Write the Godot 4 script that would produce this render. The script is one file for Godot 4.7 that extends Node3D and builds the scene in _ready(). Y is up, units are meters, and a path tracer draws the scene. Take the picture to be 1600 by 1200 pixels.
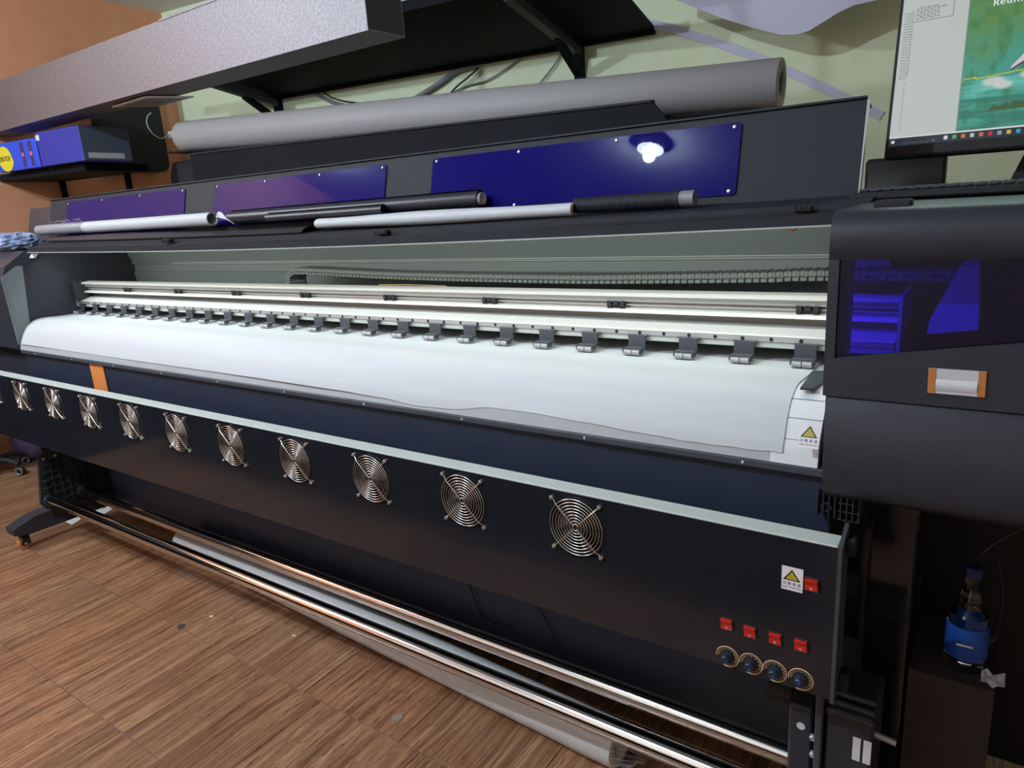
extends Node3D
# Coordinates in the builders are measured from the photographer's eye, EYE metres above the floor: x along the printer, z towards the viewer.
const EYE := 1.40
const FPX := 1096.0
var RGT := Vector3(0.82025, -0.06614, -0.56817)
var UPV := Vector3(-0.09120, 0.96547, -0.24404)
var BCK := Vector3(0.56469, 0.25199, 0.78589)
const WK := -4.09          # the back wall: z + 0.126 x = WK
var WU := Vector3(0.9922, 0, -0.1250)
var WN := Vector3(0.1250, 0, 0.9922)
var M := {}
var printer: Node3D
var used := {}

func V(x: float, y: float, z: float) -> Vector3: return Vector3(x, y + EYE, z)
func ray(px: float, py: float) -> Vector3: return RGT * (px - 800.0) - UPV * (py - 600.0) - BCK * FPX
func lift(v: Vector3) -> Vector3: return v + Vector3(0, EYE, 0)
func pz(px: float, py: float, z: float) -> Vector3:
	var r := ray(px, py); return lift(r * (z / r.z))
func py_(px: float, py: float, y: float) -> Vector3:
	var r := ray(px, py); return lift(r * (y / r.y))
func pxx(px: float, py: float, x: float) -> Vector3:
	var r := ray(px, py); return lift(r * (x / r.x))
func pd(px: float, py: float, d: float) -> Vector3: return lift(ray(px, py) * (d / FPX))
func pw(px: float, py: float, off: float) -> Vector3:
	var r := ray(px, py); return lift(r * ((WK + off) / (r.z + 0.126 * r.x)))
func pl(px: float, py: float, off: float) -> Vector3:
	var c := pw(283, 200, 0.0); var r := ray(px, py); return lift(r * ((WU.dot(c) + off) / WU.dot(r)))

# ---------------------------------------------------------------- mesh helper
class G:
	var st := SurfaceTool.new()
	var off := Vector3.ZERO
	func _init(o := Vector3.ZERO) -> void:
		off = o
		st.begin(Mesh.PRIMITIVE_TRIANGLES)
	func tn(a: Vector3, b: Vector3, c: Vector3, n: Vector3, sm := 0xFFFFFFFF, ua := Vector2.ZERO, ub := Vector2.ZERO, uc := Vector2.ZERO) -> void:
		st.set_smooth_group(sm)
		if (a - c).cross(a - b).dot(n) < 0.0:
			var t := b; b = c; c = t
			var u := ub; ub = uc; uc = u
		st.set_uv(ua); st.add_vertex(a - off)
		st.set_uv(ub); st.add_vertex(b - off)
		st.set_uv(uc); st.add_vertex(c - off)
	func qn(a: Vector3, b: Vector3, c: Vector3, d: Vector3, n: Vector3, sm := 0xFFFFFFFF) -> void:
		tn(a, b, c, n, sm); tn(a, c, d, n, sm)
	func quv(a: Vector3, b: Vector3, c: Vector3, d: Vector3, n: Vector3) -> void:   # a bottom left, b bottom right, c top right, d top left
		tn(a, b, c, n, 0xFFFFFFFF, Vector2(0, 1), Vector2(1, 1), Vector2(1, 0)); tn(a, c, d, n, 0xFFFFFFFF, Vector2(0, 1), Vector2(1, 0), Vector2(0, 0))
	func box(c: Vector3, s: Vector3, bev := 0.0, bs := Basis.IDENTITY) -> G:
		var h := s * 0.5
		var b := minf(bev, minf(h.x, minf(h.y, h.z)) * 0.9)
		var ax := [Vector3(1, 0, 0), Vector3(0, 1, 0), Vector3(0, 0, 1)]
		for i in 3:
			var j := (i + 1) % 3
			var k := (i + 2) % 3
			for sg in [-1.0, 1.0]:
				var n: Vector3 = ax[i] * sg
				var p := []
				for q in [[-1, -1], [1, -1], [1, 1], [-1, 1]]:
					p.append(c + bs * (n * h[i] + ax[j] * (q[0] * (h[j] - b)) + ax[k] * (q[1] * (h[k] - b))))
				qn(p[0], p[1], p[2], p[3], bs * n)
		if b > 0.0:
			for i in 3:
				var j := (i + 1) % 3
				var k := (i + 2) % 3
				for sj in [-1.0, 1.0]:
					for sk in [-1.0, 1.0]:
						var p := []
						for q in [[-1.0, 0], [1.0, 0], [1.0, 1], [-1.0, 1]]:
							var v: Vector3 = ax[i] * (q[0] * (h[i] - b)) + ax[j] * (sj * (h[j] - (b if q[1] == 1 else 0.0))) + ax[k] * (sk * (h[k] - (0.0 if q[1] == 1 else b)))
							p.append(c + bs * v)
						qn(p[0], p[1], p[2], p[3], bs * (ax[j] * sj + ax[k] * sk))
			for sx in [-1.0, 1.0]:
				for sy in [-1.0, 1.0]:
					for sz in [-1.0, 1.0]:
						var sgn := Vector3(sx, sy, sz)
						var a := Vector3(h.x, h.y - b, h.z - b) * sgn
						var e := Vector3(h.x - b, h.y, h.z - b) * sgn
						var f := Vector3(h.x - b, h.y - b, h.z) * sgn
						tn(c + bs * a, c + bs * e, c + bs * f, bs * sgn)
		return self
	func span(a: Vector3, b: Vector3, bev := 0.0) -> G:
		return box((a + b) * 0.5, (b - a).abs(), bev)
	func tube(pts: Array, r, n := 10, caps := true, closed := false) -> G:
		var m := pts.size()
		var up := Vector3.UP
		var t0: Vector3 = (pts[1] - pts[0]).normalized()
		if absf(t0.dot(up)) > 0.9:
			up = Vector3.RIGHT
		var rings := []
		for i in m:
			var t: Vector3
			if closed:
				t = (pts[(i + 1) % m] - pts[(i + m - 1) % m]).normalized()
			else:
				t = (pts[mini(i + 1, m - 1)] - pts[maxi(i - 1, 0)]).normalized()
			var x := up.cross(t).normalized()
			up = t.cross(x).normalized()
			var rr: float = r[i] if r is Array else r
			var ring := []
			for k in n:
				var a := TAU * k / n
				ring.append([pts[i] + (x * cos(a) + up * sin(a)) * rr, x * cos(a) + up * sin(a)])
			rings.append(ring)
		for i in (m if closed else m - 1):
			var A: Array = rings[i]
			var B: Array = rings[(i + 1) % m]
			for k in n:
				var l := (k + 1) % n
				var nn: Vector3 = A[k][1] + A[l][1]
				qn(A[k][0], A[l][0], B[l][0], B[k][0], nn, 1)
		if caps and not closed:
			for e in [0, m - 1]:
				var d: Vector3 = (pts[0] - pts[1]) if e == 0 else (pts[m - 1] - pts[m - 2])
				for k in n:
					tn(pts[e], rings[e][k][0], rings[e][(k + 1) % n][0], d)
		return self
	func lathe(pr: Array, n: int, x: Transform3D, smooth := true) -> G:   # profile of Vector2(radius, height) along the frame's y, outside to the right of its run upwards
		for i in pr.size() - 1:
			var p: Vector2 = pr[i]
			var q: Vector2 = pr[i + 1]
			for k in n:
				var a := TAU * k / n
				var b := TAU * (k + 1) / n
				var A := x * Vector3(p.x * cos(a), p.y, p.x * sin(a))
				var B := x * Vector3(p.x * cos(b), p.y, p.x * sin(b))
				var C := x * Vector3(q.x * cos(b), q.y, q.x * sin(b))
				var D := x * Vector3(q.x * cos(a), q.y, q.x * sin(a))
				var m := (a + b) * 0.5
				var nn := x.basis * Vector3((q.y - p.y) * cos(m), -(q.x - p.x), (q.y - p.y) * sin(m))
				var sm := i + 2 if smooth else 0xFFFFFFFF
				if p.x > 1e-6: tn(A, B, C, nn, sm)
				if q.x > 1e-6: tn(A, C, D, nn, sm)
		return self
	func prism(poly: PackedVector2Array, x: Transform3D, depth: float, segs := 1, bend := 0.0, sm := 0xFFFFFFFF) -> G:   # polygon in the frame's xy, pushed along its z
		var area := 0.0
		for i in poly.size():
			area += poly[i].cross(poly[(i + 1) % poly.size()])
		var sg := 1.0 if area > 0.0 else -1.0
		for s in segs:
			var z0 := depth * s / segs
			var z1 := depth * (s + 1) / segs
			var o0 := Vector2(0, -bend * sin(PI * s / segs))
			var o1 := Vector2(0, -bend * sin(PI * (s + 1) / segs))
			for i in poly.size():
				var p := poly[i]
				var q := poly[(i + 1) % poly.size()]
				var n2 := Vector2(q.y - p.y, p.x - q.x) * sg
				qn(x * Vector3(p.x + o0.x, p.y + o0.y, z0), x * Vector3(q.x + o0.x, q.y + o0.y, z0), x * Vector3(q.x + o1.x, q.y + o1.y, z1), x * Vector3(p.x + o1.x, p.y + o1.y, z1), x.basis * Vector3(n2.x, n2.y, 0), sm)
		var ix := Geometry2D.triangulate_polygon(poly)
		for i in range(0, ix.size(), 3):
			for e in [0.0, 1.0]:
				var t := []
				for j in 3:
					var p := poly[ix[i + j]]
					t.append(x * Vector3(p.x, p.y, depth * e))
				tn(t[0], t[1], t[2], x.basis.z * ((1.0 if e == 1.0 else -1.0) * signf(depth)))
		return self
	func sheet(rows: Array, th: Vector3, sm := 1) -> G:   # grid of points with a thickness vector: two faces and a rim
		var m := rows.size()
		var w: int = rows[0].size()
		for i in m - 1:
			for j in w - 1:
				var a: Vector3 = rows[i][j]
				var b: Vector3 = rows[i][j + 1]
				var c: Vector3 = rows[i + 1][j + 1]
				var d: Vector3 = rows[i + 1][j]
				qn(a, b, c, d, th, sm)
				qn(a - th, b - th, c - th, d - th, -th, sm)
		var rim := []
		for j in w: rim.append(rows[0][j])
		for i in range(1, m): rim.append(rows[i][w - 1])
		for j in range(w - 2, -1, -1): rim.append(rows[m - 1][j])
		for i in range(m - 2, 0, -1): rim.append(rows[i][0])
		var mid: Vector3 = rows[m / 2][w / 2]
		for i in rim.size():
			var a: Vector3 = rim[i]
			var b: Vector3 = rim[(i + 1) % rim.size()]
			qn(a, b, b - th, a - th, (a + b) * 0.5 - mid)
		return self
	func done() -> ArrayMesh:
		st.index()
		st.generate_normals()
		return st.commit()

# ---------------------------------------------------------------- node helpers
func numbered(called: String) -> String:
	var n: int = used.get(called, 0)
	used[called] = n + 1
	return called if n == 0 else "%s_%03d" % [called, n]
func inst(called: String, mesh: Mesh, m: Material, parent: Node3D, at := Transform3D.IDENTITY) -> MeshInstance3D:
	var o := MeshInstance3D.new()
	o.name = called; o.mesh = mesh; o.material_override = m
	parent.add_child(o, true)
	o.global_transform = at
	return o
func part(called: String, g: G, m: Material, parent: Node3D, label := "") -> MeshInstance3D:
	var o := inst(called, g.done(), m, parent)
	if label: o.set_meta("label", label)
	return o
func group_part(called: String, parent: Node3D, at := Transform3D.IDENTITY) -> Node3D:
	var o := Node3D.new(); o.name = called; parent.add_child(o, true); o.global_transform = at
	return o
func thing(called: String, label: String, category: String, base: Vector3, group := "") -> Node3D:
	var o := Node3D.new(); o.name = numbered(called); add_child(o); o.position = base
	tag(o, label, category, group)
	return o
func solo(called: String, g: G, m: Material, label: String, category: String, group := "") -> MeshInstance3D:
	var o := MeshInstance3D.new(); o.name = numbered(called); o.mesh = g.done(); o.material_override = m
	add_child(o); o.position = g.off
	tag(o, label, category, group)
	return o
func tag(o: Node3D, label: String, category: String, group := "") -> void:
	o.set_meta("label", label); o.set_meta("category", category)
	if group: o.set_meta("group", group)
func struct(called: String, g: G, m: Material) -> MeshInstance3D:
	var o := MeshInstance3D.new(); o.name = called; o.mesh = g.done(); o.material_override = m
	add_child(o); o.position = g.off; o.set_meta("kind", "structure")
	return o
func XZ(x0: float) -> Transform3D:   # frame whose x is world z, y is world y (from the eye), pushed along world x
	return Transform3D(Basis(Vector3(0, 0, 1), Vector3(0, 1, 0), Vector3(1, 0, 0)), Vector3(x0, EYE, 0))
func XY(z0: float) -> Transform3D:
	return Transform3D(Basis.IDENTITY, Vector3(0, EYE, z0))
func P2(a: Array) -> PackedVector2Array:
	var r := PackedVector2Array()
	for i in range(0, a.size(), 2): r.append(Vector2(a[i], a[i + 1]))
	return r
func smooth_line(p: Array, per: int) -> Array:
	var out := []
	for i in p.size() - 1:
		var a = p[maxi(i - 1, 0)]
		var d = p[mini(i + 2, p.size() - 1)]
		for k in per:
			out.append(p[i].cubic_interpolate(p[i + 1], a, d, float(k) / per))
	out.append(p[-1])
	return out
func frame_to(at: Vector3, axis: Vector3) -> Transform3D:   # frame whose y runs along axis
	var y := axis.normalized()
	var x := y.cross(Vector3.FORWARD if absf(y.dot(Vector3.FORWARD)) < 0.9 else Vector3.UP).normalized()
	return Transform3D(Basis(x, y, x.cross(y)), at)

# ---------------------------------------------------------------- materials
func mat(c: Color, rough := 0.6, metal := 0.0, spec := 0.5) -> StandardMaterial3D:
	var m := StandardMaterial3D.new()
	m.albedo_color = c; m.roughness = rough; m.metallic = metal; m.metallic_specular = spec
	return m
func rgb(r: int, g: int, b: int) -> Color: return Color(r / 255.0, g / 255.0, b / 255.0)
func noise_tex(freq: float, lo: Color, hi: Color, sd := 1, size := 256) -> NoiseTexture2D:
	var n := FastNoiseLite.new(); n.seed = sd; n.frequency = freq; n.fractal_octaves = 4
	var t := NoiseTexture2D.new(); t.width = size; t.height = size; t.seamless = true; t.noise = n
	var g := Gradient.new(); g.set_color(0, lo); g.set_color(1, hi); t.color_ramp = g
	return t
func speckled(lo: Color, hi: Color, rough: float, scale: float, metal := 0.0, spec := 0.5, freq := 0.03) -> StandardMaterial3D:
	var m := mat(Color.WHITE, rough, metal, spec)
	m.albedo_texture = noise_tex(freq, lo, hi, 3)
	m.uv1_triplanar = true; m.uv1_world_triplanar = true; m.uv1_scale = Vector3.ONE * scale
	return m
func wood_image() -> ImageTexture:
	var w := 512
	var h := 512
	var im := Image.create(w, h, false, Image.FORMAT_RGB8)
	var a := FastNoiseLite.new(); a.seed = 5; a.frequency = 1.0
	var b := FastNoiseLite.new(); b.seed = 9; b.frequency = 1.0
	for x in w:
		for y in h:
			var fx := float(x) / w
			var fy := float(y) / h
			var warp := 0.012 * sin(fy * TAU) + 0.008 * sin(fy * TAU * 2.0 + 1.0)
			var u := (fx + warp)
			var s := a.get_noise_3d(cos(u * TAU) * 4.0, sin(u * TAU) * 4.0, sin(fy * TAU) * 0.5)
			var f := b.get_noise_3d(cos(u * TAU) * 14.0, sin(u * TAU) * 14.0, cos(fy * TAU) * 1.1)
			var k := b.get_noise_3d(cos(u * TAU) * 30.0, sin(u * TAU) * 30.0, sin(fy * TAU) * 2.2 + 20.0)
			var t := clampf(0.5 + s * 0.85 + f * 0.5, 0.0, 1.0)
			var c := Color(0.46, 0.31, 0.215).lerp(Color(0.70, 0.53, 0.395), t)
			if k < -0.17: c = c.lerp(Color(0.33, 0.22, 0.15), clampf((-0.17 - k) * 5.0, 0.0, 0.8))
			im.set_pixel(x, y, c)
	return ImageTexture.create_from_image(im)
func make_materials() -> void:
	M.black = speckled(rgb(27, 28, 33), rgb(35, 36, 42), 0.1, 3.0, 0.0, 0.6, 0.2)
	M.lidgrey = mat(rgb(38, 40, 45), 0.6, 0.0, 0.3)
	M.cab = speckled(rgb(40, 41, 48), rgb(50, 51, 59), 0.42, 3.0, 0.0, 0.45, 0.2)
	M.navy = mat(rgb(26, 36, 54), 0.55)
	M.beam_navy = mat(rgb(50, 58, 78), 0.5)
	M.rubber = mat(rgb(24, 24, 26), 0.7)
	M.plastic = mat(rgb(58, 62, 68), 0.45)
	M.dark = mat(rgb(18, 18, 22), 0.6)
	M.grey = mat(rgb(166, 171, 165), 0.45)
	M.platen = mat(rgb(216, 217, 218), 0.5)
	M.olive = mat(rgb(114, 122, 122), 0.5)
	M.alu = mat(rgb(206, 205, 202), 0.4, 0.35)
	M.steel = mat(rgb(172, 172, 172), 0.38, 0.5)
	M.chrome = mat(rgb(226, 224, 220), 0.09, 1.0)
	M.wire = mat(rgb(226, 220, 212), 0.2, 0.95)
	M.chain = mat(rgb(98, 104, 102), 0.55)
	M.rail_top = mat(rgb(180, 186, 180), 0.5)
	M.white_paper = mat(rgb(188, 190, 192), 0.55)
	M.white = mat(rgb(232, 232, 230), 0.5)
	M.media = mat(rgb(204, 202, 206), 0.6)
	M.roll_grey = mat(rgb(150, 148, 148), 0.6)
	M.platen_grey = mat(rgb(168, 170, 172), 0.5)
	M.red = mat(rgb(196, 42, 28), 0.3)
	M.tan = mat(rgb(206, 170, 128), 0.5)
	M.blue_knob = mat(rgb(30, 40, 56), 0.35)
	M.blue_mark = mat(rgb(52, 110, 190), 0.4)
	M.pane = mat(rgb(17, 13, 88), 0.015, 0.0, 0.2)
	M.acrylic = mat(Color(0.22, 0.14, 0.93, 0.0), 0.03)
	M.acrylic.refraction_enabled = true; M.acrylic.refraction_scale = 0.045
	M.acrylic.transparency = BaseMaterial3D.TRANSPARENCY_ALPHA
	M.film = mat(Color(0.85, 0.87, 0.92, 0.1), 0.12)
	M.film.transparency = BaseMaterial3D.TRANSPARENCY_ALPHA
	M.glass = mat(Color(0.9, 0.94, 0.95, 0.0), 0.04)
	M.glass.refraction_enabled = true; M.glass.refraction_scale = 0.05
	M.glass.transparency = BaseMaterial3D.TRANSPARENCY_ALPHA
	M.orange_wall = speckled(rgb(222, 152, 114), rgb(230, 162, 124), 0.7, 0.7)
	M.green_wall = speckled(rgb(224, 233, 194), rgb(230, 239, 204), 0.75, 0.8)
	M.front_wall = speckled(rgb(204, 184, 168), rgb(212, 192, 176), 0.7, 0.7)
	var bump := noise_tex(0.05, Color.BLACK, Color.WHITE, 11)
	bump.color_ramp = null; bump.as_normal_map = true; bump.bump_strength = 2.0
	M.green_wall.normal_enabled = true; M.green_wall.normal_texture = bump; M.green_wall.normal_scale = 0.35
	M.ceil = mat(rgb(226, 226, 230), 0.8)
	M.grout = mat(rgb(106, 90, 76), 0.85)
	M.galv = speckled(rgb(118, 116, 120), rgb(148, 146, 150), 0.55, 5.0, 0.8, 0.5, 0.05)
	M.shelf = mat(rgb(16, 19, 24), 0.7, 0.0, 0.25)
	M.bracket = mat(rgb(52, 53, 58), 0.5)
	M.lilac = mat(rgb(206, 204, 226), 0.6)
	M.vinyl_black = mat(rgb(36, 38, 44), 0.38)
	M.cable_grey = mat(rgb(122, 122, 128), 0.5)
	M.cable_dark = mat(rgb(40, 42, 40), 0.6)
	M.cardtan = mat(rgb(176, 112, 52), 0.65)
	M.orange_patch = mat(rgb(214, 128, 62), 0.7)
	var wood := wood_image()
	M.tiles = []
	for i in 6:
		var m := mat([Color(1, 1, 1), Color(0.95, 0.95, 0.95), Color(1.0, 0.97, 0.95), Color(0.93, 0.92, 0.91), Color(0.98, 0.99, 1.0), Color(0.96, 0.93, 0.92)][i], 0.33, 0.0, 0.5)
		m.albedo_texture = wood; m.uv1_triplanar = true; m.uv1_world_triplanar = true
		m.uv1_scale = Vector3(1.35, 1, 0.8); m.uv1_offset = Vector3(0.173 * i, 0, 0.29 * i)
		M.tiles.append(m)

# ---------------------------------------------------------------- stage
func _ready() -> void:
	var cam := Camera3D.new()
	cam.name = "camera"; cam.fov = rad_to_deg(2.0 * atan(600.0 / FPX)); cam.near = 0.05; cam.far = 60.0
	add_child(cam)
	cam.transform = Transform3D(Basis(RGT, UPV, BCK).orthonormalized(), Vector3(0, EYE, 0))
	cam.current = true
	var we := WorldEnvironment.new()
	we.name = "environment"
	var env := Environment.new()
	env.background_mode = Environment.BG_COLOR; env.background_color = Color(0.02, 0.02, 0.024)
	env.tonemap_mode = Environment.TONE_MAPPER_LINEAR; env.tonemap_exposure = 1.0
	env.sdfgi_enabled = true; env.ssao_enabled = true; env.ssil_enabled = true
	we.environment = env
	add_child(we)
	make_materials()
	build_room()
	build_lamps()
	build_printer()
	build_media()
	build_computer()
	build_overhead()
	build_left_corner()
	build_floor_things()

func area_light(called: String, at: Vector3, size: Vector2, energy: float, color: Color, down: Vector3) -> void:
	var l := AreaLight3D.new()
	l.name = called; l.area_size = size; l.light_energy = energy; l.light_color = color; l.shadow_enabled = true
	l.area_normalize_energy = true
	l.area_range = 12.0; l.area_attenuation = 2.0
	add_child(l)
	var z := -down.normalized()
	var x := Vector3.RIGHT if absf(z.dot(Vector3.RIGHT)) < 0.9 else Vector3.BACK
	x = (x - z * x.dot(z)).normalized()
	l.global_transform = Transform3D(Basis(x, z.cross(x), z), at)

func build_lamps() -> void:
	for q in [[V(-1.81, 1.555, 0.69), "round flush ceiling lamp with white rim above the added black bench", 4.6], [V(-4.3, 1.555, 0.3), "unseen round ceiling lamp added to brighten the orange side wall", 4.8]]:  # the second lamp is an added fill for the orange wall
		var c: Vector3 = q[0]
		var t := thing("ceiling_lamp", q[1], "lamp", c, "")
		part("rim", G.new().lathe([Vector2(0.0, -0.03), Vector2(0.07, -0.03), Vector2(0.07, -0.034), Vector2(0.08, -0.034), Vector2(0.088, 0.014), Vector2(0.0, 0.014)], 40, Transform3D(Basis.IDENTITY, c)), M.white, t)
		var e := mat(Color.WHITE, 0.5); e.emission_enabled = true; e.emission = Color(0.93, 0.96, 1.0); e.emission_energy_multiplier = 34.0
		part("lamp_diffuser", G.new().lathe([Vector2(0.0, -0.037), Vector2(0.05, -0.037), Vector2(0.069, -0.031), Vector2(0.069, -0.0305)], 40, Transform3D(Basis.IDENTITY, c)), e, t)
		var l := OmniLight3D.new()
		l.name = "ceiling_lamp_glow"; l.light_energy = q[2]; l.light_color = Color(0.86, 0.94, 1.0); l.light_size = 0.035
		l.omni_range = 14.0; l.omni_attenuation = 2.0; l.shadow_enabled = true
		add_child(l)
		l.global_position = c + Vector3(0, -0.075, 0)

# ---------------------------------------------------------------- room
func room_box(s0: float, s1: float, y0: float, y1: float, d0: float, d1: float) -> G:   # box in the walls' frame: along the back wall, up from the floor, away from the back wall
	var bs := Basis(WU, Vector3.UP, WN)
	var o := WN * (WK * 0.9922)
	var c := WU * ((s0 + s1) * 0.5) + WN * ((d0 + d1) * 0.5) + o + Vector3(0, (y0 + y1) * 0.5, 0)
	return G.new(c).box(c, Vector3(s1 - s0, y1 - y0, d1 - d0), 0.0, bs)
func build_room() -> void:
	var sc := WU.dot(pw(283, 200, 0.0))
	var s1 := 2.0
	var d1 := 6.0
	var top := 2.97
	struct("wall_back", room_box(sc - 0.12, s1 + 0.12, -0.1, top + 0.1, -0.12, 0.0), M.green_wall)
	struct("wall_left", room_box(sc - 0.12, sc, -0.1, top + 0.1, 0.0, d1), M.orange_wall)
	struct("wall_front", room_box(sc - 0.12, s1 + 0.12, -0.1, top + 0.1, d1, d1 + 0.12), M.front_wall)
	struct("wall_right", room_box(s1, s1 + 0.12, -0.1, top + 0.1, 0.0, d1), M.front_wall)
	struct("ceiling", room_box(sc - 0.12, s1 + 0.12, top, top + 0.12, -0.12, d1 + 0.12), M.ceil)
	var floor_ := struct("floor", room_box(sc - 0.12, s1 + 0.12, -0.12, -0.0035, -0.12, d1 + 0.12), M.grout)
	var px := 0.395
	var pzz := 0.3845
	var tile := G.new().box(Vector3(0, -0.004, 0), Vector3(px - 0.0022, 0.008, pzz - 0.0026), 0.0012).done()
	var rng := RandomNumberGenerator.new(); rng.seed = 4
	for r in range(-8, 6):
		var z := -0.7035 - pzz * 0.5 + pzz * r
		var ox := -2.352 if posmod(r, 2) == 0 else -2.429
		for k in range(-10, 12):
			var x := ox + px * (k + 0.5)
			var p := Vector3(x, 0, z)
			var s := WU.dot(p)
			var d := WN.dot(p) - WK * 0.9922
			if s < sc + 0.1 or s > 1.0 or d < 0.1 or d > d1 - 0.9: continue
			inst("tile", tile, M.tiles[rng.randi() % 6], floor_, Transform3D(Basis.IDENTITY, p))

# ---------------------------------------------------------------- printer
const XL := -3.43
const XR := -0.235
func profile_pts() -> Array:
	var p := [Vector2(-1.62, -0.36), Vector2(-1.424, -0.36), Vector2(-1.355, -0.359), Vector2(-1.31, -0.357), Vector2(-1.278, -0.3605), Vector2(-1.247, -0.377), Vector2(-1.227, -0.401), Vector2(-1.212, -0.43), Vector2(-1.204, -0.447), Vector2(-1.198, -0.474)]
	return smooth_line(p, 5)

func build_printer() -> void:
	printer = thing("large_format_printer", "long black roll printer with open lid, bright white print bed and row of fan grilles", "printer", V(-1.83, -1.4, -1.5))
	var pr := printer
	build_heater_panel()
	# print bed
	var prof := profile_pts()
	var poly := PackedVector2Array()
	var seams := [-0.37, -0.40, -0.432]
	for i in prof.size():
		poly.append(prof[i])
		if i + 1 < prof.size():
			for s in seams:
				if prof[i].y > s and prof[i + 1].y <= s:
					var m: Vector2 = prof[i].lerp(prof[i + 1], 0.5)
					poly.append(m + Vector2(0.0004, 0.0008)); poly.append(m + Vector2(-0.0025, -0.0008)); poly.append(m + Vector2(0.0006, -0.0012))
	poly.append(Vector2(-1.21, -0.476)); poly.append(Vector2(-1.27, -0.395)); poly.append(Vector2(-1.62, -0.38))
	part("platen", G.new().prism(poly, XZ(XL), -0.315 - XL), M.platen_grey, pr, "light grey curved print bed")
	part("platen_end_cover", G.new().prism(poly, XZ(-0.3145), XR + 0.3145), M.platen, pr, "white jointed end of the print bed")
	part("platen_lip", G.new().span(V(XL, -0.49, -1.222), V(XR + 0.01, -0.4755, -1.197), 0.002), M.plastic, pr)
	var screw := G.new().lathe([Vector2(0.0035, 0.0), Vector2(0.0035, 0.001), Vector2(0.002, 0.0022), Vector2(0, 0.0026)], 10, Transform3D(Basis(Vector3(1, 0, 0), Vector3(0, 0, 1), Vector3(0, -1, 0)), Vector3.ZERO)).done()
	for k in 10:
		inst("screw", screw, M.steel, pr, Transform3D(Basis.IDENTITY, V(-0.36 - 0.325 * k, -0.483, -1.197)))
	part("apron", G.new().span(V(XL, -0.9, -1.226), V(XR + 0.02, -0.49, -1.214)), M.navy, pr, "navy blue front sheet under the print bed")
	part("stand_beam", G.new().span(V(-3.66, -1.31, -1.72), V(-0.1, -0.9, -1.5), 0.006), M.beam_navy, pr)
	part("lower_body", G.new().span(V(XL, -0.9, -2.0), V(-0.2, -0.4, -1.63)), M.dark, pr)
	part("edge_clamp", G.new().sheet([[py_(1250, 606, -0.3515), py_(1270, 607, -0.3515), py_(1286, 596, -0.3515)], [py_(1270, 579, -0.3515), py_(1280, 579, -0.3515), py_(1290, 579, -0.3515)]], Vector3(0, 0.0035, 0)), M.plastic, pr, "dark grey media edge clamp")
	warning_label("bed_warning_label", pxx(1265, 681, XR - 0.012), pr, true)
	build_beam()
	build_rollers()
	build_chain()
	# inner back wall, ends and hood
	part("inner_back_panel", G.new().prism(P2([-1.70, -0.055, -1.745, -0.163, -1.738, -0.1665, -1.738, -0.171, -1.75, -0.174, -1.75, -0.205, -1.742, -0.21, -1.77, -0.40, -1.79, -0.40, -1.79, -0.05]), XZ(XL - 0.02), XR - XL + 0.3), M.olive, pr)
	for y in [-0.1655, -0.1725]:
		part("fold_highlight", G.new().span(V(XL + 0.35, y - 0.0011, -1.75), V(0.05, y + 0.0011, -1.7355)), M.grey, pr)  # lighter grey stands in for light caught on the folds
	part("inner_floor", G.new().span(V(XL, -0.40, -1.77), V(0.3, -0.385, -1.50)), M.dark, pr)
	build_hood()
	build_lid()
	build_left_cabinet()
	build_right_cabinet()
	build_stand()

func hole_cell(g: G, cx: float, cy: float, z: float, half: float, r: float) -> void:
	var n := 32
	for k in n:
		var a := TAU * k / n
		var b := TAU * (k + 1) / n
		var A := Vector2(cos(a), sin(a))
		var B := Vector2(cos(b), sin(b))
		var sa := A * (half / maxf(absf(A.x), absf(A.y)))
		var sb := B * (half / maxf(absf(B.x), absf(B.y)))
		g.qn(V(cx + A.x * r, cy + A.y * r, z), V(cx + B.x * r, cy + B.y * r, z), V(cx + sb.x, cy + sb.y, z), V(cx + sa.x, cy + sa.y, z), Vector3.BACK)
		g.qn(V(cx + A.x * r, cy + A.y * r, z), V(cx + B.x * r, cy + B.y * r, z), V(cx + B.x * r, cy + B.y * r, z - 0.02), V(cx + A.x * r, cy + A.y * r, z - 0.02), -Vector3(A.x + B.x, A.y + B.y, 0))

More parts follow.
